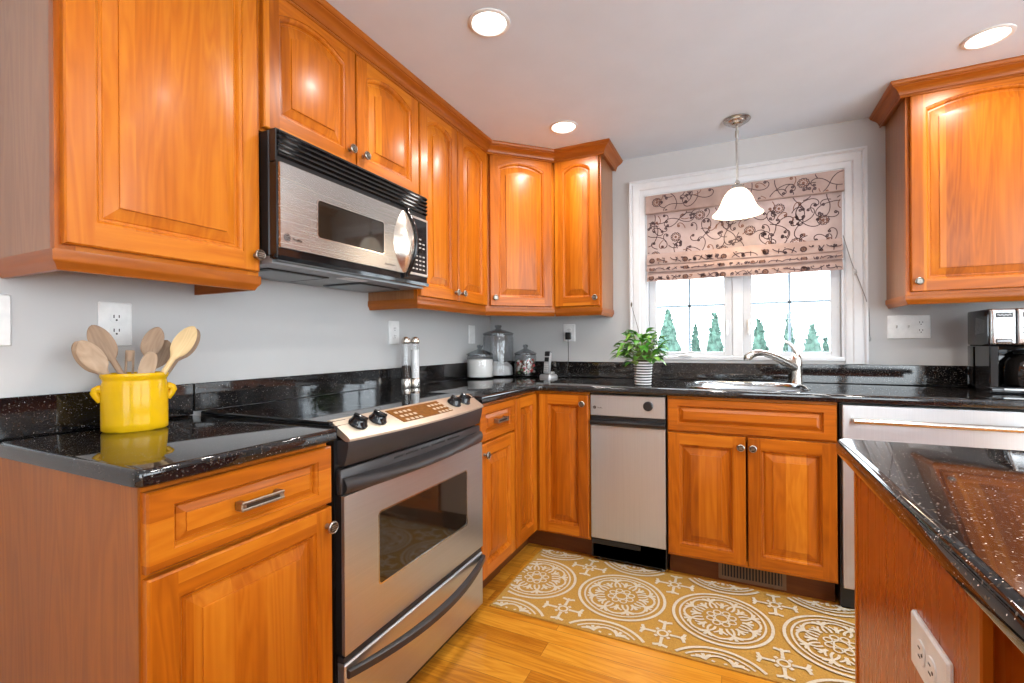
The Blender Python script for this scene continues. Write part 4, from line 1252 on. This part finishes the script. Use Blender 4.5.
m_.build('cord_bead', simple('bead_grey', (0.4, 0.4, 0.4), 0.4), pc_)

# ---------------------------------------------------------------- pendant
PXx, PYy = 1.614, -0.280
t = thing('pendant_lamp', 'lit pendant lamp with white bell glass hanging in front of the window', 'lamp', (PXx, PYy, CEIL))
m_ = MB(); m_.lathe([(0.064, -0.0005), (0.066, -0.006), (0.060, -0.012), (0.050, -0.015), (0.046, -0.021), (0.034, -0.025), (0.028, -0.032), (0.010, -0.036), (0.001, -0.036)], n=28); m_.build('canopy', simple('brushed_nickel_lamp', (0.45, 0.43, 0.41), 0.25, 1.0), t)
m_ = MB(); m_.tube([(0, 0, -0.034), (0, 0, -0.338)], 0.0058, 12); m_.lathe([(0.009, -0.06), (0.009, -0.09), (0.0075, -0.095), (0.0058, -0.095)], n=12); m_.build('rod', simple('satin_rod', (0.55, 0.53, 0.5), 0.3, 1.0), t)
m_ = MB(); m_.lathe([(0.0075, -0.318), (0.012, -0.326), (0.012, -0.336), (0.026, -0.344), (0.032, -0.352), (0.034, -0.364), (0.030, -0.370)], n=20); m_.build('holder', CHROME, t)
sp_ = [(0.031, -0.362), (0.046, -0.372), (0.061, -0.390), (0.073, -0.414), (0.083, -0.440), (0.093, -0.462), (0.108, -0.481), (0.121, -0.492), (0.122, -0.495), (0.119, -0.494), (0.106, -0.484), (0.090, -0.464), (0.080, -0.440), (0.070, -0.414), (0.058, -0.392), (0.030, -0.368)]
m_ = MB(); m_.lathe(sp_, n=36); m_.build('lamp_shade', SHADEG, t, smooth=60)
m_ = MB(); m_.lathe([(0.010, -0.37), (0.014, -0.385), (0.026, -0.42), (0.028, -0.435), (0.020, -0.455), (0.001, -0.462)], n=16); m_.build('bulb', emitter('lit_bulb', (1.0, 0.8, 0.55), 12.0), t)
ld = bpy.data.lights.new('pendant_glow', 'POINT'); ld.energy = 2.2; ld.color = (1.0, 0.76, 0.50); ld.shadow_soft_size = 0.03
lo = bpy.data.objects.new('pendant_glow', ld); COL.objects.link(lo); lo.location = (PXx, PYy, CEIL - 0.50)
ld.cycles.use_multiple_importance_sampling = True

# ---------------------------------------------------------------- recessed ceiling lights
lab = ['recessed ceiling light above the stove, largest of the lit discs', 'recessed ceiling light in front of the corner cabinet', 'recessed ceiling light above the right-hand wall cabinet']
TRIMW = simple('white_light_trim', (0.75, 0.75, 0.74), 0.5)
for i, (x, y) in enumerate(CANS):
    t = thing('recessed_light', lab[i] if i < 3 else 'unseen recessed ceiling light added to brighten the room', 'ceiling light', (x, y, CEIL), 0, 'recessed ceiling lights')
    m_ = MB(); m_.lathe([(0.076, -0.0002), (0.076, -0.003), (0.070, -0.006), (0.064, -0.0055), (0.061, -0.001)], n=32); m_.build('trim_ring', TRIMW, t)
    m_ = MB(); m_.lathe([(0.0605, -0.0012), (0.050, -0.0035), (0.001, -0.0045)], n=32); m_.build('lens', LENS, t)
    ld = bpy.data.lights.new('can_lamp', 'AREA'); ld.shape = 'DISK'; ld.size = 0.11; ld.energy = CAN_POWER[i]; ld.color = CAN_COL; ld.spread = math.radians(160)
    lo = bpy.data.objects.new('can_lamp', ld); COL.objects.link(lo); lo.location = (x, y, CEIL - 0.0075)

# ---------------------------------------------------------------- crock and utensils
CX, CY = 0.148, -2.290
AX = Vector((0.431, 0.902, 0)).normalized()      # long axis of the oval
RZ = math.atan2(AX.y, AX.x)
t = thing('utensil_crock', 'oval yellow glazed crock holding wooden spoons on the short counter', 'crock', (CX, CY, 0.9142), RZ)
A_, B_ = 0.072, 0.057
prof = [(0.93, 0.0), (0.985, 0.004), (0.99, 0.02), (0.99, 0.115), (0.965, 0.124), (0.945, 0.130), (0.955, 0.135), (1.0, 0.140), (1.01, 0.145), (1.0, 0.150), (0.95, 0.151), (0.925, 0.147), (0.91, 0.12), (0.91, 0.012), (0.02, 0.010)]
m_ = MB(); m_.lathe(prof, n=48, sx=A_, sy=B_); m_.build('body', CERY, t, smooth=50)
for s in (-1, 1):
    m_ = MB()
    m_.tube([(s * A_ * 0.93, 0, 0.110), (s * (A_ + 0.002), 0, 0.111), (s * (A_ + 0.008), 0, 0.108), (s * (A_ + 0.010), 0, 0.102), (s * (A_ + 0.006), 0, 0.092), (s * A_ * 0.97, 0, 0.078)], [0.012, 0.0105, 0.0095, 0.009, 0.0085, 0.007], 12, flat=1.0, up=(0, 1, 0))
    m_.build('handle', CERY, t, smooth=60)


def spoon(label, base, tip, bl, bw, mat, facing, concave=True, name='wooden_spoon', square=False, slots=False):
    """handle from base up to the bowl; bowl ends at tip; facing = way the hollow looks"""
    base, tip = Vector(base), Vector(tip)
    d = (tip - base); Lh = d.length; d.normalize()
    f = Vector(facing); f = (f - d * f.dot(d)).normalized(); sd = d.cross(f)
    o_m = Matrix((sd, f, d)).transposed().to_4x4(); o_m.translation = base
    m_ = MB(); n = 30; loops = []
    for k in range(n + 1):
        u = 1 - (1 - k / n) ** 1.5; z = Lh * u
        zb = Lh - bl
        if z < zb - 0.02: w_ = 0.0065 + 0.001 * u; th = 0.0055; hol = 0
        else:
            q = min(1, max(0, (z - (zb - 0.02)) / (bl + 0.02)))
            w_ = max(0.0066 * (1 - q ** 8), bw * 0.56 * math.sqrt(max(0, 1 - (2 * min(1, q ** 0.9) - 1) ** 2)) ** (0.7 if square else 1.15)) + 0.0006
            th = 0.0052; hol = (0.35 if concave else 0) * math.sin(PI * q)
        L = []
        for i in range(12):
            a = 2 * PI * i / 12
            x = w_ * math.cos(a); y = th * math.sin(a)
            dish = hol * 0.022 * (1 - (x / w_) ** 2)
            L.append((x, y - (dish if math.sin(a) > 0 else dish * 0.9), z))
        loops.append(L)
    m_.loft(loops, True, True, True)
    o = m_.build(name, mat, smooth=50); o.matrix_world = o_m
    tag(o, label, 'spoon' if 'spoon' in name else 'utensil', 'wooden utensils in the yellow crock')
    if slots:
        q = MB()
        for s in (-1, 0, 1):
            q.box(s * 0.009 - 0.0014, s * 0.009 + 0.0014, -0.003, 0.0062, Lh - bl * 0.72, Lh - bl * 0.28)
        q.build('slot', SLOT, o, smooth=0)
    return o


CAMV = (0.9, -0.43, 0.12)
def cr(a, b, z): v = Vector((CX, CY, z)) + AX * a + Vector((-AX.y, AX.x, 0)) * (-b); return v   # a along the long axis, b towards the camera
spoon('broad wooden spoon leaning left in the yellow crock, upright oval bowl', cr(0.030, 0.012, 0.935), cr(-0.086, 0.005, 1.190), 0.078, 0.044, WSPOON2, CAMV)
spoon('wooden spoon leaning furthest left in the crock, front one of the nested bowls', cr(0.020, 0.026, 0.935), cr(-0.108, 0.022, 1.150), 0.072, 0.042, WSPOON, CAMV)
spoon('pale wooden spoon nested behind the other bowls at the left of the crock', cr(0.015, -0.002, 0.935), cr(-0.118, -0.010, 1.148), 0.074, 0.044, WSPOON, CAMV)
spoon('brown wooden spoon standing right of centre in the crock with a round bowl', cr(-0.032, -0.012, 0.935), cr(0.052, -0.020, 1.188), 0.066, 0.042, WSPOON2, CAMV)
spoon('wooden spoon half hidden behind the scoop in the crock', cr(-0.020, -0.028, 0.935), cr(0.072, -0.034, 1.152), 0.062, 0.042, WSPOON2, CAMV)
spoon('short wooden scoop low in front at the right of the crock', cr(-0.010, 0.020, 0.940), cr(0.036, 0.016, 1.120), 0.058, 0.032, WSPOON, CAMV, name='wooden_scoop', square=True)
spoon('light wooden spoon leaning right in the yellow crock', cr(-0.012, 0.030, 0.935), cr(0.130, 0.020, 1.190), 0.078, 0.042, WSPOON3, CAMV)
spoon('grey worn wooden spoon behind the light spoon at the far right of the crock', cr(-0.005, -0.010, 0.935), cr(0.140, -0.008, 1.184), 0.078, 0.044, WSPOON2, CAMV)
m_ = MB()
m_.box(-0.010, -0.0045, -0.007, 0.007, 0.0, 0.19, 0.001).box(0.0045, 0.010, -0.007, 0.007, 0.0, 0.19, 0.001).box(-0.010, 0.010, -0.007, 0.007, 0.165, 0.195, 0.0015)
o = m_.build('wooden_tongs', WSPOON2, smooth=0)
o.matrix_world = Matrix.Translation(cr(-0.018, -0.02, 0.930)) @ Matrix.Rotation(RZ, 4, 'Z') @ Matrix.Rotation(0.04, 4, 'Y')
tag(o, 'square-ended wooden tongs standing in the middle of the crock', 'tongs', 'wooden utensils in the yellow crock')

# ---------------------------------------------------------------- shakers, jars
def shaker(x, y, fill, label):
    t = thing('grinder', label, 'shaker', (x, y, 0.9142), 0, 'salt and pepper grinders'); t.scale = (1.05, 1.05, 1.13)
    m_ = MB(); m_.lathe([(0.0225, 0), (0.0235, 0.003), (0.0235, 0.040), (0.0215, 0.043)], n=24); m_.build('base', CHROME, t)
    m_ = MB(); m_.lathe([(0.0215, 0.043), (0.0215, 0.196), (0.019, 0.199), (0.001, 0.199)], n=24); m_.build('glass_body', GLASSJ, t)
    m_ = MB(); hgt = 0.17 if fill is SALT else 0.10; m_.lathe([(0.0195, 0.044), (0.0195, hgt), (0.001, hgt + 0.003)], n=20); tag(m_.build('filling', fill, t), kind='stuff')
    m_ = MB(); m_.lathe([(0.020, 0.199), (0.0225, 0.202), (0.0235, 0.210), (0.020, 0.222), (0.010, 0.229), (0.001, 0.231)], n=24); m_.build('cap', CHROME, t)
shaker(0.095, -1.085, PEPPER, 'pepper grinder of clear acrylic with dark filling by the stove wall')
shaker(0.115, -1.036, SALT, 'salt grinder of clear acrylic with white filling by the stove wall')


def jar(x, y, r, h, label, name='glass_jar'):
    t = thing(name, label, 'jar', (x, y, 0.9142), 0, 'glass jars in the corner')
    m_ = MB(); m_.lathe([(r * 0.94, 0), (r, 0.006), (r, h * 0.90), (r * 0.96, h * 0.95), (r * 0.965, h), (r * 0.94, h), (r * 0.93, h * 0.95), (r * 0.965, h * 0.9), (r * 0.965, 0.010), (0.001, 0.010)], n=36); m_.build('glass_body', GLASSJ, t, smooth=60)
    m_ = MB(); m_.lathe([(r * 0.90, h - 0.006), (r * 1.02, h + 0.001), (r * 1.02, h + 0.006), (r * 0.85, h + 0.014), (r * 0.45, h + 0.028), (r * 0.20, h + 0.036), (r * 0.15, h + 0.042), (r * 0.24, h + 0.052), (r * 0.22, h + 0.062), (0.001, h + 0.066)], n=36); m_.build('lid', GLASSL, t, smooth=50)
    m_ = MB(); m_.ribbon([(r * 1.021 * math.cos(a * PI / 18), r * 1.021 * math.sin(a * PI / 18), h + 0.0035) for a in range(37)], 0.0015, (0, 0, 1))
    m_.bm.free()
    return t
j1 = jar(0.110, -0.350, 0.085, 0.150, 'short glass jar full of white sugar in the corner')
m_ = MB(); m_.lathe([(0.083, 0.0105), (0.084, 0.016), (0.084, 0.118), (0.080, 0.122), (0.001, 0.126)], n=32); tag(m_.build('sugar', SUGAR, j1), kind='stuff')
j2 = jar(0.131, -0.130, 0.105, 0.285, 'tallest glass jar, with white flour in its bottom, in the corner')
m_ = MB()
m_.lathe([(0.099, 0.0105), (0.1, 0.016), (0.1, 0.050), (0.092, 0.075), (0.06, 0.088), (0.03, 0.094), (0.001, 0.096)], n=32)
for v in m_.bm.verts:
    if v.co.z > 0.04: v.co.z += 0.018 * noise.noise(v.co * 22)
tag(m_.build('flour', FLOUR, j2), kind='stuff')
m_ = MB(); m_.loft([[(0.035 + 0.018 * math.cos(a), -0.02 + 0.010 * math.sin(a), z) for a in [i * PI / 5 for i in range(10)]] for z in (0.08, 0.14)], True, True, True); m_.tube([(0.03, -0.02, 0.14), (0.005, -0.02, 0.165)], 0.006, 8)
m_.build('scoop', WHITEP, j2)
j3 = jar(0.326, -0.112, 0.074, 0.150, 'small glass jar of wrapped red and white candies beside the phone')
m_ = MB(); rnd = random.Random(4)
for k in range(120):
    a = rnd.uniform(0, 2 * PI); rad = 0.058 * math.sqrt(rnd.random()); z = 0.020 + 0.085 * rnd.random() + 0.02 * (1 - rad / 0.06)
    if k < 70: rad = rnd.uniform(0.050, 0.057)
    b = bmesh.new(); bmesh.ops.create_icosphere(b, subdivisions=1, radius=1)
    mt_ = Matrix.Translation((rad * math.cos(a), rad * math.sin(a), z)) @ Matrix.Rotation(rnd.uniform(0, 3), 4, 'X') @ Matrix.Rotation(rnd.uniform(0, 3), 4, 'Z') @ Matrix.Diagonal((0.012, 0.009, 0.007, 1))
    m_.merge(b, rnd.choice((0, 1, 1, 1, 0, 2, 3)), mt_)
tag(m_.build('candies', [REDC, WHTC, GRNC, BROWNC], j3), kind='stuff')

# cordless phone in its cradle, charger
t = thing('phone_cradle', 'black phone charging cradle on the counter beside the candy jar', 'phone cradle', (0.510, -0.160, 0.9142), -0.35)
m_ = MB(); slab(m_, rrect(-0.046, 0.046, -0.045, 0.045, 0.015), [(0, 0), (0, 0.012), (0.008, 0.022)]); m_.box(-0.030, 0.030, -0.002, 0.030, 0.020, 0.040, 0.006); m_.build('base', PEPSILV, t, smooth=40)
m_ = MB(); m_.tube([(0.03, 0.045, 0.012), (0.07, 0.075, 0.006), (0.10, 0.095, 0.03)], 0.0022, 6); m_.build('cord', BLK, t)
t = thing('phone_handset', 'silver and black cordless phone handset standing in the cradle', 'phone', (0.510, -0.160, 0.9375), -0.35)
t.rotation_euler = (-0.12, 0, -0.35)
m_ = MB(); m_.box(-0.024, 0.024, -0.028, -0.006, 0.0, 0.142, 0.007, seg=2); bd_ = m_.build('body', PEPSILV, t)
m_ = MB(); m_.box(-0.022, 0.022, -0.030, -0.004, 0.112, 0.146, 0.006, seg=2); m_.build('earpiece', BLK, t)
m_ = MB(); m_.box(-0.018, 0.018, -0.0292, -0.0279, 0.078, 0.106, 0.0005); m_.build('screen', SLOT, bd_)
m_ = MB()
for i in range(3):
    for j in range(4):
        m_.box(-0.017 + i * 0.0125, -0.008 + i * 0.0125, -0.0295, -0.0279, 0.014 + j * 0.014, 0.023 + j * 0.014, 0.0008)
m_.build('key', simple('key_white', (0.8, 0.8, 0.8), 0.4), bd_)
m_ = MB()
m_.box(0.582, 0.618, -0.040, -0.0095, 1.160, 1.208, 0.005, seg=2)
m_.tube([(0.600, -0.03, 1.162), (0.602, -0.032, 1.10), (0.603, -0.034, 1.03), (0.598, -0.05, 0.955), (0.585, -0.06, 0.925), (0.56, -0.07, 0.9172)], 0.0024, 8)
tag(m_.build('charger', BLK), 'black charger plug and cord hanging from the corner outlet', 'charger')

# ---------------------------------------------------------------- potted plant
t = thing('potted_plant', 'leafy green houseplant in a black and white pot left of the sink', 'plant', (1.165, -0.500, 0.9142))
m_ = MB(); H_ = 0.132; pr_ = [(0.036, 0), (0.038, 0.003)]; mi_ = [0]
nr = 9
for k in range(nr):
    z = 0.004 + k * (H_ - 0.006) / nr; r_ = 0.038 + 0.008 * k / nr; dz = (H_ - 0.006) / nr
    pr_ += [(r_, z), (r_ + 0.004, z + dz * 0.18), (r_ + 0.004, z + dz * 0.45), (r_, z + dz * 0.56)]
    mi_ += [0, 1, 1, 1]
pr_ += [(0.047, H_), (0.043, H_), (0.041, H_ - 0.012), (0.001, H_ - 0.012)]; mi_ += [0, 0, 0, 2]
mi_ = (mi_ + [0] * 60)[:len(pr_) - 1]
m_.lathe(pr_, n=28, mis=mi_); m_.build('pot', [POTB, POTW, SOIL], t, smooth=30)
m_ = MB()   # zigzag breaks of the rib pattern
rnd = random.Random(9)
def leaf(mb, base, tip, wd, droop, mi):
    base, tip = Vector(base), Vector(tip); d = tip - base; L = d.length
    side = d.cross(Vector((0, 0, 1)));
    if side.length < 1e-5: side = Vector((1, 0, 0))
    side.normalize(); rows = []
    for k in range(8):
        u = k / 7; p = base + d * u + Vector((0, 0, droop * (4 * u * (1 - u)) - 0.0))
        w_ = wd * math.sin(PI * min(0.999, u ** 0.8)) ** 0.9 + 0.0006
        rows.append([p - side * w_ + Vector((0, 0, w_ * 0.35)), p, p + side * w_ + Vector((0, 0, w_ * 0.35))])
    mb.loft(rows, False, mi=mi)
stems = MB()
for k in range(150):
    a = rnd.uniform(0, 2 * PI); R_ = rnd.uniform(0.01, 0.085); h = rnd.uniform(0.150, 0.295) - R_ * 0.6
    if k % 6 == 0: R_ = rnd.uniform(0.07, 0.105); h = rnd.uniform(0.14, 0.21)
    b = Vector((R_ * math.cos(a) - 0.016, R_ * math.sin(a), h)); st = Vector((0.012 * math.cos(a), 0.012 * math.sin(a), H_ - 0.012))
    stems.tube([st, (st + b) / 2 + Vector((0, 0, 0.012)), b], 0.0014, 5)
    L_ = rnd.uniform(0.045, 0.075); dirv = Vector((math.cos(a) - 0.12, math.sin(a), rnd.uniform(-0.7, 0.5))).normalized()
    leaf(m_, b, b + dirv * L_, rnd.uniform(0.014, 0.022), rnd.uniform(0.004, 0.014), 0 if rnd.random() < 0.62 else 1)
m_.build('foliage', [LEAF, LEAFL], t, smooth=60, recalc=False)
stems.build('stems', STEMM, t)
m_ = MB(); m_.tube([(0.0, 0, H_ - 0.012), (-0.010, 0, 0.22), (-0.025, 0.0, 0.30), (-0.045, 0, 0.375), (-0.055, 0, 0.415)], [0.0018, 0.0016, 0.0014, 0.0014, 0.0012], 6); m_.lathe([(0.001, -0.014), (0.004, -0.006), (0.0045, 0.002), (0.001, 0.014)], (-0.056, 0, 0.423), 8)
m_.build('flower_stalk', simple('dry_stalk', (0.10, 0.08, 0.06), 0.6), t)

# ---------------------------------------------------------------- coffee maker
t = thing('coffee_maker', 'black and chrome coffee maker on the counter under the right wall cabinet', 'coffee maker', (2.548, -0.400, 0.9142), 0)
W_, D_, H_ = 0.290, 0.215, 0.352
m_ = MB()
m_.box(0.0, W_, 0.13, D_, 0.0, 0.20, 0.006, seg=2)           # back column
m_.box(0.0, W_, 0.0, D_, 0.0, 0.030, 0.006, seg=2)           # foot
m_.box(0.0, 0.030, 0.01, 0.16, 0.025, 0.20, 0.004)
m_.build('body', BLKG, t, smooth=30)
m_ = MB(); m_.box(0.0, W_, 0.020, D_, 0.200, H_, 0.008, seg=2); hd_ = m_.build('brew_head', BLKG, t, smooth=30)
CHR2 = steel('coffee_chrome', (0.55, 0.55, 0.55), 0.26, 'z')
m_ = MB(); 
for x0, x1 in ((0.003, 0.076), (0.081, W_ - 0.003)):
    m_.box(x0, x1, -0.006, 0.0195, 0.205, H_ - 0.004, 0.006, seg=3)
cf = m_.build('chrome_front', CHR2, t, smooth=30)
m_ = MB(); m_.box(0.014, 0.066, -0.0085, -0.0065, 0.315, 0.334, 0.001).box(0.096, 0.156, -0.0085, -0.0065, 0.315, 0.334, 0.001); bg_ = m_.build('badge', BLK, cf)
m_ = MB(); m_.ribbon([(0.012 + k * 0.056, -0.0068, 0.3365) for k in range(2)], 0.002, (0, -1, 0)).ribbon([(0.012 + k * 0.056, -0.0068, 0.3125) for k in range(2)], 0.002, (0, -1, 0)); m_.build('badge_rim', PEPSILV, cf)
m_ = MB()
for x0 in (0.018, 0.100):
    m_.ribbon([(x0 + 0.0035 * k, -0.0088, 0.3245 + 0.0045 * math.sin(k * 1.9) + 0.001 * math.sin(k * 0.7)) for k in range(13)], 0.0016, (0, -1, 0))
m_.build('script', PEPSILV, bg_)
m_ = MB(); m_.box(0.014, 0.064, -0.0085, -0.0065, 0.211, 0.226, 0.001); sl_ = m_.build('display_slot', BLK, cf)
m_ = MB(); m_.box(0.018, 0.060, -0.0094, -0.0084, 0.217, 0.220); m_.build('bar', PEPSILV, sl_)
m_ = MB()
for z in (0.272, 0.252):
    m_.lathe([(0.0085, 0), (0.0085, 0.002), (0.0065, 0.002), (0.0065, 0)], (0.104, -0.006, z), 16, rot=Matrix.Rotation(PI / 2, 3, 'X'))
    m_.lathe([(0.0085, 0), (0.0085, 0.002), (0.0065, 0.002), (0.0065, 0)], (0.132, -0.006, z), 16, rot=Matrix.Rotation(PI / 2, 3, 'X'))
m_.build('button', BLK, cf)
m_ = MB(); m_.lathe([(0.060, 0.032), (0.078, 0.036), (0.082, 0.09), (0.074, 0.135), (0.055, 0.158), (0.050, 0.165), (0.047, 0.165), (0.051, 0.157), (0.070, 0.133), (0.078, 0.09), (0.072, 0.042), (0.001, 0.040)], (0.155, 0.080, 0), 28); cf2 = m_.build('carafe', simple('smoked_carafe', (0.012, 0.010, 0.009), 0.04, coat=0.5), t, smooth=60)
m_ = MB(); m_.lathe([(0.052, 0.1655), (0.054, 0.172), (0.04, 0.182), (0.001, 0.184)], (0.155, 0.080, 0), 24); m_.build('carafe_lid', BLK, cf2)
m_ = MB(); m_.box(0.04, W_ - 0.004, -0.003, 0.0, 0.018, 0.024); m_.build('drip_trim', PEPSILV, t, smooth=0)

# ---------------------------------------------------------------- outside
struct(MB().box(-14, 20, 0.4, 40, -0.15, -0.05), 'ground', SNOW)
def tree(x, y, h, r, label, seed):
    rnd = random.Random(seed)
    t = thing('arborvitae', label, 'tree', (x, y, -0.05), 0, 'arborvitae beyond the window')
    m_ = MB(); m_.tube([(0, 0, 0), (0, 0, 0.3 * h)], 0.05, 8); m_.build('trunk', simple('bark', (0.12, 0.08, 0.05), 0.9), t)
    m_ = MB()
    prof = []
    for k in range(13):
        u = k / 12
        prof.append((max(0.003, r * (0.55 + 0.45 * min(1, u * 3)) * (1 - max(0, u - 0.25) / 0.75) ** 0.8), 0.06 + (h - 0.06) * u))
    m_.lathe(prof, n=14)
    for v in m_.bm.verts:
        kk = 1 + 0.28 * noise.noise(v.co * 6 + Vector((seed, 0, 0)))
        v.co.x *= kk; v.co.y *= kk
    for k in range(420):
        u = rnd.random() ** 1.3; a = rnd.uniform(0, 2 * PI)
        rr_ = r * (0.55 + 0.45 * min(1, u * 3)) * (1 - max(0, u - 0.25) / 0.75) ** 0.8
        p = Vector((rr_ * math.cos(a), rr_ * math.sin(a), 0.06 + (h - 0.08) * u))
        o_ = Vector((math.cos(a), math.sin(a), 1.3)).normalized(); s_ = rnd.uniform(0.05, 0.11); sd_ = o_.cross(Vector((-math.sin(a), math.cos(a), 0))).normalized()
        sd2 = Vector((-math.sin(a), math.cos(a), 0))
        m_.face([p - sd2 * s_ * 0.35, p + o_ * s_ * 0.6 - sd2 * s_ * 0.2, p + o_ * s_, p + o_ * s_ * 0.6 + sd2 * s_ * 0.2, p + sd2 * s_ * 0.35])
    m_.build('foliage', TREEM, t, smooth=60, recalc=False)
TY = 7.0
tree(0.38, TY, 1.86, 0.35, 'tallest arborvitae outside, behind the houseplant in the left pane', 1)
tree(0.82, TY + 1.2, 1.58, 0.16, 'small slender arborvitae outside by the centre bar of the left pane', 2)
tree(1.26, TY, 1.76, 0.24, 'narrow arborvitae outside at the right edge of the left pane', 3)
tree(2.03, TY, 1.60, 0.25, 'arborvitae outside at the left edge of the right pane', 4)
tree(2.60, TY + 0.9, 1.78, 0.16, 'slender arborvitae outside just left of the faucet lever', 5)
tree(2.88, TY, 1.50, 0.27, 'broad arborvitae outside right of the faucet', 6)
tree(3.17, TY + 0.6, 1.25, 0.09, 'tiny arborvitae sapling outside at the right edge of the window', 7)
